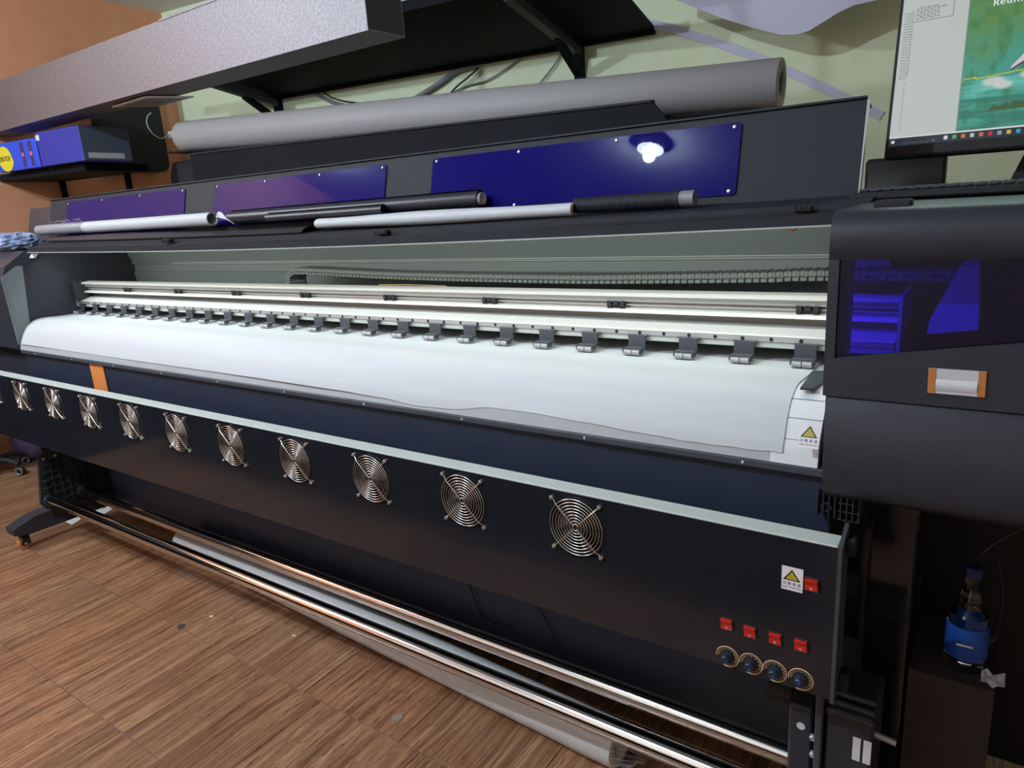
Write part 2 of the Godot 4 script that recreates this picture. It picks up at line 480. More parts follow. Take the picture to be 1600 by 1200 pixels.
func build_heater_panel() -> void:
	var x0 := -3.78
	var x1 := -0.175
	var y0 := -0.825
	var y1 := -0.551
	var zf := -1.074
	var zb := -1.113
	var g := G.new()
	var fy := -0.619
	var hf := 0.064
	var xs := []
	for k in 12: xs.append(-0.641 - 0.281 * k)
	var x := x1
	for c in xs:
		hole_cell(g, c, fy, zf, hf, 0.0575)
		g.qn(V(c + hf, fy - hf, zf), V(x, fy - hf, zf), V(x, fy + hf, zf), V(c + hf, fy + hf, zf), Vector3.BACK)
		x = c - hf
	g.qn(V(x0, fy - hf, zf), V(x, fy - hf, zf), V(x, fy + hf, zf), V(x0, fy + hf, zf), Vector3.BACK)
	g.qn(V(x0, y0, zf), V(x1, y0, zf), V(x1, fy - hf, zf), V(x0, fy - hf, zf), Vector3.BACK)
	g.qn(V(x0, fy + hf, zf), V(x1, fy + hf, zf), V(x1, y1, zf), V(x0, y1, zf), Vector3.BACK)
	g.qn(V(x0, y0, zb), V(x1, y0, zb), V(x1, y1, zb), V(x0, y1, zb), Vector3.FORWARD)
	g.qn(V(x0, y0, zf), V(x1, y0, zf), V(x1, y0, zb), V(x0, y0, zb), Vector3.DOWN)
	g.qn(V(x0, y1, zf), V(x1, y1, zf), V(x1, y1, zb), V(x0, y1, zb), Vector3.UP)
	g.qn(V(x0, y0, zf), V(x0, y1, zf), V(x0, y1, zb), V(x0, y0, zb), Vector3.LEFT)
	g.qn(V(x1, y0, zf), V(x1, y1, zf), V(x1, y1, zb), V(x1, y0, zb), Vector3.RIGHT)
	var panel := part("heater_panel", g, M.black, printer, "long satin black panel with a row of round fan openings")
	part("top_rail", G.new().span(V(x0, y1, zb), V(x1, -0.547, zf + 0.0008), 0.0012), M.rail_top, panel, "light grey top edge")
	part("end_plate", G.new().prism(P2([-1.071, -0.829, -1.071, -0.548, -1.12, -0.527, -1.127, -0.53, -1.127, -0.829]), XZ(x1 + 0.0005), 0.006), M.plastic, panel)
	part("hinge_block", G.new().span(V(x1 + 0.0065, -0.575, -1.10), V(x1 + 0.02, -0.545, -1.122), 0.002), M.rubber, panel)
	part("hinge_block", G.new().span(V(x1 + 0.0065, -0.825, -1.10), V(x1 + 0.02, -0.79, -1.122), 0.002), M.rubber, panel)
	# fans: one of each piece, shared by all
	var gr := G.new()
	for i in 9:
		var r := 0.0582 - 0.0064 * i
		var pts := []
		var n := 48 if i < 5 else 28
		for k in n: pts.append(Vector3(cos(TAU * k / n) * r, sin(TAU * k / n) * r, 0.0045))
		gr.tube(pts, 0.0011, 6, false, true)
	for q in [[1, 1], [-1, 1], [-1, -1], [1, -1]]:
		var d := Vector3(q[0], q[1], 0) / sqrt(2.0)
		gr.tube([d * 0.0035 + Vector3(0, 0, 0.0058), d * 0.0595 + Vector3(0, 0, 0.0058), d * 0.066 + Vector3(0, 0, 0.0022), d * 0.0745 + Vector3(0, 0, 0.0022)], 0.0012, 6)
	var grille := gr.done()
	var fb := G.new()
	fb.lathe([Vector2(0.021, -0.016), Vector2(0.021, -0.006), Vector2(0.018, -0.003), Vector2(0, -0.003)], 24, Transform3D(Basis(Vector3(1, 0, 0), Vector3(0, 0, 1), Vector3(0, -1, 0)), Vector3.ZERO))
	for k in 7:
		var rows := []
		for i in 5:
			var row := []
			var r := 0.02 + 0.035 * i / 4.0
			for j in 4:
				var a := TAU * k / 7.0 + 0.25 * i / 4.0 + 0.2 * j
				row.append(Vector3(cos(a) * r, sin(a) * r, -0.015 + 0.0033 * j))
			rows.append(row)
		fb.sheet(rows, Vector3(0, 0, 0.0012))
	var blades := fb.done()
	var back := G.new().lathe([Vector2(0.0, -0.0345), Vector2(0.059, -0.0345), Vector2(0.059, -0.036), Vector2(0.0, -0.036)], 28, Transform3D(Basis(Vector3(1, 0, 0), Vector3(0, 0, 1), Vector3(0, -1, 0)), Vector3.ZERO)).done()
	var sc := G.new().lathe([Vector2(0.0046, 0.0), Vector2(0.0046, 0.003), Vector2(0.0032, 0.0062), Vector2(0, 0.0074)], 12, Transform3D(Basis(Vector3(1, 0, 0), Vector3(0, 0, 1), Vector3(0, -1, 0)), Vector3.ZERO)).done()
	for c in xs:
		var at := Transform3D(Basis.IDENTITY, V(c, fy, zf))
		var f := group_part("cooling_fan", printer, at)
		inst("wire_grille", grille, M.wire, f, at)
		inst("fan_blades", blades, M.dark, f, at)
		inst("fan_housing", back, M.rubber, f, at)
		for q in [[1, 1], [-1, 1], [-1, -1], [1, -1]]:
			inst("screw", sc, M.wire, f, at.translated(Vector3(q[0] * 0.0525, q[1] * 0.0525, 0)))
	# rocker switches
	var bez := G.new()
	for q in [[0, 0.0117, 0.025, 0.0022], [0, -0.0117, 0.025, 0.0022], [0.0114, 0, 0.0022, 0.0256], [-0.0114, 0, 0.0022, 0.0256]]:
		bez.box(Vector3(q[0], q[1], 0.0012), Vector3(q[2], q[3], 0.0024), 0.0006)
	var bezel := bez.done()
	var rocker := G.new().prism(P2([0.0, -0.0102, 0.0022, -0.0102, 0.0034, 0.0, 0.0078, 0.0082, 0.0078, 0.0098, 0.0, 0.0102]), Transform3D(Basis(Vector3(0, 0, 1), Vector3(0, 1, 0), Vector3(1, 0, 0)), Vector3(-0.0096, 0, 0)), 0.0192).done()
	var mk := G.new()
	var ring := []
	for k in 12: ring.append(Vector3(cos(TAU * k / 12) * 0.0016, -0.0066 + sin(TAU * k / 12) * 0.0016, 0.0029))
	mk.tube(ring, 0.0003, 4, false, true)
	var mark := mk.done()
	for q in [[-0.346, -0.738], [-0.306, -0.74], [-0.264, -0.739], [-0.223, -0.738], [-0.211, -0.623]]:
		var at := Transform3D(Basis.IDENTITY, V(q[0], q[1], zf))
		var s := group_part("rocker_switch", printer, at)
		inst("bezel", bezel, M.rubber, s, at)
		inst("rocker", rocker, M.red, s, at).set_meta("label", "red switch rocker")
		inst("off_mark", mark, M.white, s, at)
	# dials
	var sr := G.new()
	var arc := []
	for k in 37: arc.append(Vector3(cos(deg_to_rad(-110 + 300.0 * k / 36)) * 0.0196, sin(deg_to_rad(-110 + 300.0 * k / 36)) * 0.0196, 0.0004))
	sr.tube(arc, 0.0009, 5)
	for k in 22:
		var a := deg_to_rad(-100 + 280.0 * k / 21)
		var r0 := 0.0128 if k % 2 == 0 else 0.0145
		sr.tube([Vector3(cos(a) * r0, sin(a) * r0, 0.0003), Vector3(cos(a) * 0.0178, sin(a) * 0.0178, 0.0003)], 0.0005, 4)
	var scale_ring := sr.done()
	var kn := G.new().lathe([Vector2(0.0105, 0.0), Vector2(0.0103, 0.004), Vector2(0.0085, 0.0045), Vector2(0.0078, 0.0135), Vector2(0.0066, 0.015), Vector2(0.0, 0.015)], 24, Transform3D(Basis(Vector3(1, 0, 0), Vector3(0, 0, 1), Vector3(0, -1, 0)), Vector3.ZERO)).done()
	var pt := G.new().box(Vector3(0, 0.0035, 0.0152), Vector3(0.0016, 0.0072, 0.0008)).done()
	var turn := [-2.6, -2.5, -2.7, -0.1]
	for k in 4:
		var at := Transform3D(Basis.IDENTITY, V([-0.344, -0.303, -0.263, -0.221][k], -0.803, zf))
		var s := group_part("temperature_dial", printer, at)
		inst("scale_ring", scale_ring, M.tan, s, at).set_meta("label", "tan printed scale ring")
		inst("knob", kn, M.blue_knob, s, at)
		inst("pointer", pt, M.blue_mark, s, at * Transform3D(Basis(Vector3.BACK, turn[k]), Vector3.ZERO))
	warning_label("panel_warning_label", V(-0.2405, -0.6215, zf + 0.0006), printer, false)

func line(im: Image, a: Vector2, b: Vector2, c: Color, w := 1) -> void:
	var n := int(maxf(absf(b.x - a.x), absf(b.y - a.y))) * 2 + 1
	for i in n + 1:
		var p := a.lerp(b, float(i) / n)
		im.fill_rect(Rect2i(int(p.x - w * 0.5 + 0.5), int(p.y - w * 0.5 + 0.5), w, w), c)
func label_image() -> ImageTexture:
	var im := Image.create(124, 160, false, Image.FORMAT_RGB8)
	im.fill(rgb(226, 220, 222))
	var ink := rgb(44, 38, 26)
	for y in range(16, 92):
		var h := (y - 16) / 76.0 * 52.0
		im.fill_rect(Rect2i(int(60 - h), y, int(h * 2) + 1, 1), ink)
	for y in range(33, 84):
		var h := (y - 33) / 51.0 * 35.0
		im.fill_rect(Rect2i(int(60 - h), y, int(h * 2) + 1, 1), rgb(206, 190, 36))
	for k in 3:   # rising heat over a hot surface
		for i in 15: im.fill_rect(Rect2i(int(50 + k * 9 + 2.0 * sin(i * 0.6)), 50 + i, 3, 1), ink)
	im.fill_rect(Rect2i(38, 71, 44, 4), ink)
	var gl := rgb(52, 46, 62)
	var strokes := [
		[[2, 2, 5, 4], [1, 8, 4, 10], [1, 19, 5, 13], [13, 1, 15, 4], [8, 5, 20, 5], [8, 12, 20, 12], [7, 19, 21, 19], [14, 5, 14, 19]],
		[[10, 0, 10, 2], [3, 3, 18, 3], [1, 7, 20, 7], [6, 3, 7, 7], [15, 3, 14, 7], [5, 9, 16, 9], [5, 9, 5, 14], [16, 9, 16, 14], [5, 11, 16, 11], [5, 14, 16, 14], [2, 19, 4, 16], [7, 16, 9, 20], [9, 20, 16, 20], [12, 16, 13, 17], [18, 16, 20, 19]],
		[[10, 0, 10, 3], [1, 3, 20, 3], [6, 5, 15, 5], [6, 5, 6, 9], [15, 5, 15, 9], [6, 9, 15, 9], [3, 11, 18, 11], [3, 11, 3, 20], [18, 11, 18, 20], [7, 14, 14, 14], [7, 14, 7, 18], [14, 14, 14, 18], [7, 18, 14, 18]],
		[[2, 2, 5, 4], [1, 8, 4, 10], [1, 19, 5, 13], [9, 2, 18, 2], [9, 2, 9, 9], [18, 2, 18, 9], [9, 5, 18, 5], [9, 9, 18, 9], [8, 12, 19, 12], [8, 12, 8, 19], [12, 12, 12, 19], [15, 12, 15, 19], [19, 12, 19, 19], [6, 19, 21, 19]]]
	for k in 4:
		for s in strokes[k]:
			line(im, Vector2(8 + k * 28 + s[0], 103 + s[1]), Vector2(8 + k * 28 + s[2], 103 + s[3]), gl, 2)
	var font := {"H": [1, 31, 4, 4, 31], "i": [23], "g": [46, 42, 62], "h": [31, 4, 28], "t": [4, 31, 20], "e": [14, 21, 13], "m": [28, 4, 28, 4, 28], "p": [62, 18, 12], "r": [28, 4, 4], "a": [10, 21, 30], "u": [28, 16, 28]}
	var x := 8
	for ch in "High temperature":
		if ch == " ":
			x += 5
			continue
		var cols: Array = font[ch]
		if ch == "H": cols = [31, 4, 4, 31]
		for c in cols:
			for b in 6:
				if c & (1 << b): im.fill_rect(Rect2i(x, 134 + b * 2, 2, 2), gl)
			x += 2
		x += 2
	return ImageTexture.create_from_image(im)
func warning_label(_called: String, c: Vector3, parent: Node3D, curved: bool) -> void:
	if not M.has("label"):
		M.label = mat(Color.WHITE, 0.45); M.label.albedo_texture = label_image()
	var w := 0.0165
	var h := 0.021
	var up := Vector3.UP
	if curved: up = Vector3(0, 0.9, -0.43).normalized()
	var n := Vector3.RIGHT.cross(up)
	var g := G.new()
	var r := Vector3.RIGHT * w
	var u := up * h
	var f := c + n * (0.0012 if curved else 0.0)
	g.quv(f - r - u, f + r - u, f + r + u, f - r + u, n)
	for q in [[-1, -1, 1, -1], [1, -1, 1, 1], [1, 1, -1, 1], [-1, 1, -1, -1]]:
		var a: Vector3 = f + r * q[0] + u * q[1]
		var b: Vector3 = f + r * q[2] + u * q[3]
		g.qn(a, b, b - n * 0.0008, a - n * 0.0008, (a + b) * 0.5 - f)
	part("warning_label", g, M.label, parent, "white sticker with yellow hot-surface triangle")

func build_beam() -> void:
	var x0 := -3.62
	var x1 := -0.16
	var L := x1 - x0
	var b := part("carriage_beam", G.new().prism(P2([-1.545, -0.246, -1.512, -0.246, -1.512, -0.2205, -1.479, -0.2215, -1.471, -0.2235, -1.471, -0.2305, -1.482, -0.232, -1.484, -0.244, -1.503, -0.2445, -1.503, -0.2505, -1.492, -0.251, -1.492, -0.2535, -1.503, -0.254, -1.503, -0.2595, -1.478, -0.2615, -1.476, -0.269, -1.54, -0.2705, -1.54, -0.30, -1.545, -0.30]), XZ(x0), L), M.alu, printer, "bright aluminium carriage beam")
	part("rear_tray", G.new().span(V(x0, -0.28, -1.74), V(x1, -0.262, -1.546)), M.navy, printer)
	part("rail_ledge", G.new().prism(P2([-1.506, -0.287, -1.459, -0.3015, -1.456, -0.304, -1.48, -0.304, -1.506, -0.3]), XZ(x0), L), M.alu, b)
	part("linear_rail", G.new().span(V(x0, -0.3157, -1.48), V(x1, -0.3042, -1.4565), 0.0008), M.steel, b, "grey steel guide rail with bolt holes")
	var h := G.new()
	for k in 56:
		var x := -0.268 - 0.0585 * k
		h.lathe([Vector2(0.0042, 0.0), Vector2(0.0042, 0.0006), Vector2(0.003, 0.0007), Vector2(0.003, 0.0002), Vector2(0, 0.0002)], 8, Transform3D(Basis(Vector3(1, 0, 0), Vector3(0, 0, 1), Vector3(0, -1, 0)), V(x, -0.31, -1.4565)))
	part("rail_bolts", h, M.dark, b).set_meta("kind", "stuff")
	part("lower_strip", G.new().span(V(x0, -0.3285, -1.50), V(x1, -0.3162, -1.459), 0.001), M.grey, b)
	part("beam_underside", G.new().span(V(x0, -0.3162, -1.57), V(x1, -0.3, -1.482)), M.alu, b)
	var cl := G.new()
	for s in [-1.0, 1.0]:
		cl.box(Vector3(s * 0.0165, 0.003, 0.006), Vector3(0.012, 0.013, 0.013), 0.0015)
		cl.box(Vector3(s * 0.0165, -0.0055, 0.0055), Vector3(0.011, 0.006, 0.011), 0.0015)
	cl.box(Vector3(0, 0.004, 0.005), Vector3(0.014, 0.012, 0.011), 0.0015)
	cl.box(Vector3(0, -0.003, 0.003), Vector3(0.03, 0.006, 0.006), 0.001)
	var clamp_ := cl.done()
	for q in [[117, 452], [197, 455], [276, 457], [367, 461], [475, 465], [607, 470], [763, 475], [961, 483], [1261, 490]]:
		var p := pz(q[0], q[1], -1.48)
		inst("cable_clamp", clamp_, M.rubber, printer, Transform3D(Basis.IDENTITY, Vector3(p.x, EYE - 0.2525, -1.493)))

func build_rollers() -> void:
	var br := G.new()
	br.box(Vector3(0, 0.024, -0.022), Vector3(0.042, 0.027, 0.003), 0.0008)
	br.box(Vector3(0, 0.0368, -0.0265), Vector3(0.05, 0.0018, 0.012), 0.0004)
	br.box(Vector3(0, 0.0105, -0.0125), Vector3(0.044, 0.003, 0.02), 0.001)
	for s in [-1.0, 1.0]:
		br.box(Vector3(s * 0.0212, 0.006, -0.001), Vector3(0.0028, 0.011, 0.019), 0.001)
	br.box(Vector3(0, 0.0095, 0.0055), Vector3(0.043, 0.0022, 0.005), 0.0006)
	var bracket := br.done()
	var rl := G.new().lathe([Vector2(0.0, -0.0092), Vector2(0.0064, -0.0092), Vector2(0.0072, -0.0084), Vector2(0.0072, 0.0084), Vector2(0.0064, 0.0092), Vector2(0.0, 0.0092)], 16, Transform3D(Basis(Vector3(0, 1, 0), Vector3(1, 0, 0), Vector3(0, 0, 1)), Vector3.ZERO)).done()
	var rm := mat(rgb(150, 148, 150), 0.5)
	for k in 26:
		var at := Transform3D(Basis.IDENTITY, V(-0.3155 - 0.1217 * k, -0.3515, -1.425))
		var p := group_part("pinch_roller", printer, at)
		inst("bracket", bracket, M.plastic, p, at)
		for s in [-1.0, 1.0]:
			inst("roller", rl, rm, p, at.translated(Vector3(s * 0.0098, 0.0028, 0.0035)))

func build_chain() -> void:
	var root := group_part("energy_chain", printer)
	root.set_meta("label", "grey-green plastic cable chain lying behind the beam")
	var g := G.new()
	for s in [-1.0, 1.0]:
		g.box(Vector3(0, 0.0048, s * 0.0335), Vector3(0.0158, 0.0118, 0.004), 0.001)
		g.box(Vector3(-0.003, 0.0048, s * 0.036), Vector3(0.0082, 0.0088, 0.002), 0.0006)
		g.box(Vector3(0, -0.0062, s * 0.0352), Vector3(0.0138, 0.0086, 0.006), 0.0014)
	g.box(Vector3(-0.003, 0.0102, 0), Vector3(0.0088, 0.002, 0.064), 0.0006)
	g.box(Vector3(-0.003, -0.0098, 0), Vector3(0.0088, 0.002, 0.064), 0.0006)
	var link := g.done()
	var path := [Vector2(0.16, -0.196), Vector2(-0.32, -0.1975), Vector2(-0.43, -0.2015), Vector2(-0.7, -0.207), Vector2(-0.92, -0.2095), Vector2(-1.3, -0.2065), Vector2(-1.62, -0.2005), Vector2(-1.85, -0.1925), Vector2(-1.99, -0.1885), Vector2(-2.03, -0.192), Vector2(-2.055, -0.208), Vector2(-2.06, -0.235), Vector2(-2.05, -0.25)]
	var fine := smooth_line(path, 24)
	var need := 0.0
	var step := 0.0165
	for i in fine.size() - 1:
		var seg: float = fine[i].distance_to(fine[i + 1])
		while need <= seg and seg > 0.0:
			var p: Vector2 = fine[i].lerp(fine[i + 1], need / seg)
			var d: Vector2 = fine[i + 1] - fine[i]
			inst("link", link, M.chain, root, Transform3D(Basis(Vector3.BACK, atan2(-d.y, -d.x)), V(p.x, p.y + 0.0035, -1.605)))
			need += step
		need -= seg
	var hose := []
	for q in [[590, 449, -1.60], [593, 445, -1.60], [640, 445, -1.60], [696, 447, -1.60], [708, 455, -1.60]]: hose.append(pz(q[0], q[1], q[2]))
	part("ink_tube", G.new().tube(hose, 0.0016, 6), M.tan, printer)

func build_hood() -> void:
	var x0 := -3.40
	var x1 := -0.2
	var h := part("top_cover", G.new().prism(P2([-1.301, -0.0745, -1.301, -0.0555, -1.318, -0.0535, -1.323, -0.0605, -1.345, -0.0605, -1.347, -0.040, -1.36, -0.037, -1.475, -0.030, -1.475, -0.046, -1.356, -0.0635, -1.3105, -0.0635, -1.3055, -0.067, -1.3055, -0.0745]), XZ(x0), x1 - x0, 24, 0.013), M.lidgrey, printer, "dark grey hood along the top")
	part("front_edge_highlight", G.new().prism(P2([-1.2985, -0.0765, -1.2985, -0.0735, -1.302, -0.0735, -1.302, -0.0765]), XZ(x0), x1 - x0, 24, 0.013), M.grey, h)  # pale grey paints the highlight along the lit lower lip
	part("hinge_rod", G.new().prism(P2([-1.328, -0.0615, -1.328, -0.053, -1.334, -0.050, -1.340, -0.053, -1.340, -0.0615]), XZ(x0), x1 - x0, 24, 0.013), M.rubber, h)
	for q in [[262, 376, 0.045], [598, 363, 0.045], [1256, 326, 0.032]]:
		var p := pz(q[0], q[1], -1.325)
		var g := G.new()
		g.box(p, Vector3(q[2], 0.012, 0.022), 0.003)
		for k in 4: g.box(p + Vector3(-q[2] * 0.36 + q[2] * 0.24 * k, 0.002, 0.011), Vector3(q[2] * 0.14, 0.006, 0.004), 0.001)
		part("hinge", g, M.rubber, h)
	# light strip under the hood
	part("light_housing", G.new().prism(P2([-1.362, -0.0735, -1.335, -0.0735, -1.335, -0.064, -1.362, -0.064]), XZ(-3.38), 3.18, 24, 0.013), M.white, printer)
	var e := mat(Color.WHITE, 0.5); e.emission_enabled = true; e.emission = Color(0.95, 1.0, 0.97); e.emission_energy_multiplier = 2.5
	part("led_light_strip", G.new().prism(P2([-1.354, -0.076, -1.343, -0.076, -1.343, -0.0735, -1.354, -0.0735]), XZ(-3.38), 3.18, 24, 0.013), e, printer, "white glowing light strip under the hood")
	area_light("led_strip_glow", V(-1.78, -0.0915, -1.3485), Vector2(3.16, 0.011), 0.64, Color(0.96, 1.0, 0.96), Vector3(0, -1, -0.9))
	part("light_bracket", G.new().prism(P2([-3.44, -0.10, -3.405, -0.082, -3.36, -0.082, -3.38, -0.09, -3.395, -0.10]), Transform3D(Basis.IDENTITY, Vector3(0, EYE, -1.325)), 0.01), M.white, printer)
	var tie := []
	for k in 14: tie.append(pz(1238, 357, -1.305) + Vector3(cos(TAU * k / 14) * 0.0065, sin(TAU * k / 14) * 0.0045, 0.002 * sin(TAU * k / 7)))
	part("cable_tie", G.new().tube(tie, 0.0013, 5, false, true), mat(rgb(226, 96, 54), 0.5), printer, "orange wire tie")

const LT := 15.0
func on_lid(px: float, py: float) -> Vector2:   # x and height along the lid
	var t := deg_to_rad(LT)
	var n := Vector3(0, sin(t), cos(t))
	var p0 := Vector3(0, -0.03, -1.46)
	var r := ray(px, py)
	var p := r * (n.dot(p0) / n.dot(r))
	return Vector2(p.x, (p - p0).dot(Vector3(0, cos(t), -sin(t))))
func build_lid() -> void:
	var t := deg_to_rad(LT)
	var fr := Transform3D(Basis(Vector3(1, 0, 0), Vector3(0, cos(t), -sin(t)), Vector3(0, sin(t), cos(t))), V(0, -0.03, -1.46))
	var a := on_lid(1352, 304)
	var b := on_lid(1356, 154)
	var c := on_lid(80, 312)
	var hgt := b.y
	var x0 := c.x
	var x1 := b.x
	var lid := part("lid", G.new().prism(P2([x0, -0.004, x1, -0.004, x1, hgt, x0, hgt]), fr * Transform3D(Basis.IDENTITY, Vector3(0, 0, -0.014)), 0.014), M.lidgrey, printer, "grey steel lid standing open, with blue windows")
	part("top_flange", G.new().prism(P2([x0, hgt, x1, hgt, x1, hgt + 0.004, x0, hgt + 0.004]), fr * Transform3D(Basis.IDENTITY, Vector3(0, 0, -0.05)), 0.056), M.lidgrey, lid)
	part("edge_trim", G.new().prism(P2([x1, -0.004, x1 + 0.0025, -0.004, x1 + 0.0025, hgt, x1, hgt]), fr * Transform3D(Basis.IDENTITY, Vector3(0, 0, -0.014)), 0.0165), M.grey, lid)
	var lo := on_lid(1150, 305).y
	var hi := on_lid(1157, 192).y
	var wins := [[on_lid(678, 250).x, on_lid(1155, 250).x], [on_lid(338, 290).x, on_lid(603, 290).x], [on_lid(106, 318).x, on_lid(290, 310).x]]
	var sc := G.new().lathe([Vector2(0.0045, 0.0), Vector2(0.0045, 0.0015), Vector2(0.003, 0.0032), Vector2(0, 0.0038)], 10, Transform3D(Basis(Vector3(1, 0, 0), Vector3(0, 0, 1), Vector3(0, -1, 0)), Vector3.ZERO)).done()
	for w in wins:
		var poly := PackedVector2Array()
		var r := 0.008
		for q in [[w[1] - r, hi - r, 0.0], [w[0] + r, hi - r, 90.0], [w[0] + r, lo + r, 180.0], [w[1] - r, lo + r, 270.0]]:
			for k in 5:
				var an := deg_to_rad(q[2] + 22.5 * k)
				poly.append(Vector2(q[0] + cos(an) * r, q[1] + sin(an) * r))
		part("window_pane", G.new().prism(poly, fr * Transform3D(Basis.IDENTITY, Vector3(0, 0, 0.0004)), 0.003), M.pane, lid, "deep blue glossy acrylic pane")
		var n := 4 if w[1] - w[0] > 0.6 else 4
		for k in n:
			for y in [hi - 0.008, lo + 0.008]:
				inst("screw", sc, M.steel, lid, fr * Transform3D(Basis.IDENTITY, Vector3(lerpf(w[0] + 0.014, w[1] - 0.014, k / float(n - 1)), y, 0.0034)))

func build_left_cabinet() -> void:
	var c := part("left_cabinet", G.new().prism(P2([-1.19, -0.47, -1.19, -0.19, -1.215, -0.125, -1.30, -0.068, -1.75, -0.055, -1.75, -0.5, -1.25, -0.5]), XZ(-3.92), 0.49), M.cab, printer, "dark end housing of the printer")
	part("inner_side", G.new().prism(P2([-1.1905, -0.168, -1.193, -0.452, -1.207, -0.462, -1.257, -0.362, -1.28, -0.128, -1.255, -0.127]), XZ(XL - 0.0005), 0.0028), M.olive, c, "lit grey-green inner side plate")
	part("inner_strip", G.new().prism(P2([-1.1895, -0.172, -1.1925, -0.45, -1.2005, -0.45, -1.1975, -0.17]), XZ(XL + 0.0024), 0.002), M.olive, c)
	part("rear_cover", G.new().prism(P2([-1.47, -0.056, -1.52, 0.115, -1.60, 0.115, -1.60, -0.056]), XZ(-3.83), 0.33), M.cab, c)
	part("rail_end_stop", G.new().span(V(-3.41, -0.30, -1.50), V(-3.37, -0.215, -1.44), 0.004), M.rubber, c)
	part("lower_housing", G.new().span(V(-3.90, -0.62, -1.75), V(-3.44, -0.5, -1.24), 0.01), M.cab, c)

func build_right_cabinet() -> void:
	var x0 := -0.213
	var x1 := 0.75
	var zf := -1.1
	var up := group_part("right_cabinet", printer)
	up.set_meta("label", "large black end housing with dark blue window")
	part("dark_backing", G.new().span(V(-0.3, -1.34, -1.79), V(x1, -0.53, -1.73)), M.dark, up)  # black backing added to keep the space under the housing dark
	# rounded hood shell: arc from front face to the top
	var arc := []
	for k in 9:
		var a := deg_to_rad(90.0 * k / 8)
		arc.append(Vector2(zf - 0.035 + cos(a) * 0.035, -0.08 + sin(a) * 0.035))
	var sh := PackedVector2Array([Vector2(zf, -0.1125)])
	for p in arc: sh.append(p)
	sh.append_array(P2([-1.75, -0.04, -1.75, -0.05, -1.14, -0.055]))
	sh.append_array(P2([zf - 0.006, -0.082, zf - 0.006, -0.1125]))
	part("hood_shell", G.new().prism(sh, XZ(x0), x1 - x0, 1, 0.0, 3), M.cab, up)
	# door around the window
	var T := P2([x0, -0.1125, x0, -0.316, x1, -0.316, x1, -0.1125, 0.36, -0.1125, 0.36, -0.168, -0.199, -0.257, -0.199, -0.1126])
	part("door", G.new().prism(T, XY(zf - 0.006), 0.006), M.cab, up)
	part("window_pane", G.new().prism(P2([-0.202, -0.11, 0.365, -0.11, 0.365, -0.172, -0.202, -0.262]), XY(zf - 0.0105), 0.004), M.acrylic, up, "dark blue transparent acrylic window")
	part("window_frame", G.new().prism(P2([-0.205, -0.105, -0.205, -0.265, -0.187, -0.265, -0.187, -0.105]), XY(zf - 0.0125), 0.0018), M.rubber, up)
	part("side_plate", G.new().prism(P2([zf - 0.0005, -0.316, zf - 0.0005, -0.09, -1.14, -0.05, -1.28, -0.05, -1.28, -0.335, -1.25, -0.362, -1.19, -0.478, -1.18, -0.316]), XZ(x0), 0.006), M.cab, up)
	part("lower_door", G.new().prism(P2([zf - 0.003, -0.318, zf - 0.003, -0.455, zf - 0.008, -0.475, zf - 0.02, -0.486, -1.75, -0.52, -1.75, -0.50, zf - 0.03, -0.47, zf - 0.02, -0.45, zf - 0.02, -0.318]), XZ(x0 + 0.006), x1 - x0 - 0.006, 1, 0.0, 3), M.cab, up)
	part("inner_post", G.new().span(V(x0 - 0.012, -0.49, -1.205), V(x0 + 0.006, -0.33, -1.185), 0.002), M.cab, up)
	part("back_plate", G.new().span(V(x0, -0.52, -1.765), V(x1, -0.04, -1.75)), M.cab, up)
	part("outer_side", G.new().span(V(x1 - 0.008, -0.5, -1.75), V(x1, -0.05, zf - 0.02)), M.cab, up)
	# carriage parked inside
	var g := G.new()
	var cq := PackedVector2Array()
	for q in [[1500, 417], [1531, 414], [1529, 515], [1448, 522], [1452, 500]]:
		var cp := pz(q[0], q[1], -1.5)
		cq.append(Vector2(cp.x, cp.y - EYE))
	g.prism(cq, XY(-1.62), 0.12)
	part("carriage", g, M.media, up)
	part("end_bracket", G.new().prism(P2([-1.455, -0.215, -1.455, -0.36, -1.60, -0.36, -1.60, -0.215]), XZ(-0.158), 0.006), M.grey, up)
	# plastic card holder with brown tape
	var A := pz(1451, 575, zf + 0.0015)
	var B := pz(1542, 581, zf + 0.0015)
	var C := pz(1539, 621, zf + 0.0015)
	var ux := (B - A)
	var uy := (C - B)
	var hold := group_part("card_holder", up)
	var n3 := Vector3(0, 0, 0.0015)
	part("card", G.new().sheet([[A + uy, A + ux + uy], [A, A + ux]], n3), M.white_paper, up, "white card in clear plastic sleeve")
	var roll := []
	for k in 7:
		var f := k / 6.0
		roll.append([A + ux * 0.14 + uy * (0.42 + 0.45 * f) + Vector3(0, 0, 0.0008 + 0.0022 * sin(PI * f)), A + ux * 0.86 + uy * (0.42 + 0.45 * f) + Vector3(0, 0, 0.0008 + 0.0022 * sin(PI * f))])
	part("folded_slip", G.new().sheet(roll, Vector3(0, 0, 0.0005)), M.media, up)
	for f in [0.0, 0.87]:
		var a: Vector3 = A + ux * float(f) + Vector3(0, 0, 0.001)
		part("tape_strip", G.new().sheet([[a + uy, a + ux * 0.13 + uy], [a, a + ux * 0.13]], Vector3(0, 0, 0.0008)), M.cardtan, up, "brown tape strip")
	hold.queue_free()
	var hp := pz(1390, 322, -1.16)
	part("hinge", G.new().box(Vector3(hp.x, EYE - 0.041, -1.2), Vector3(0.05, 0.012, 0.03), 0.003), M.rubber, up)

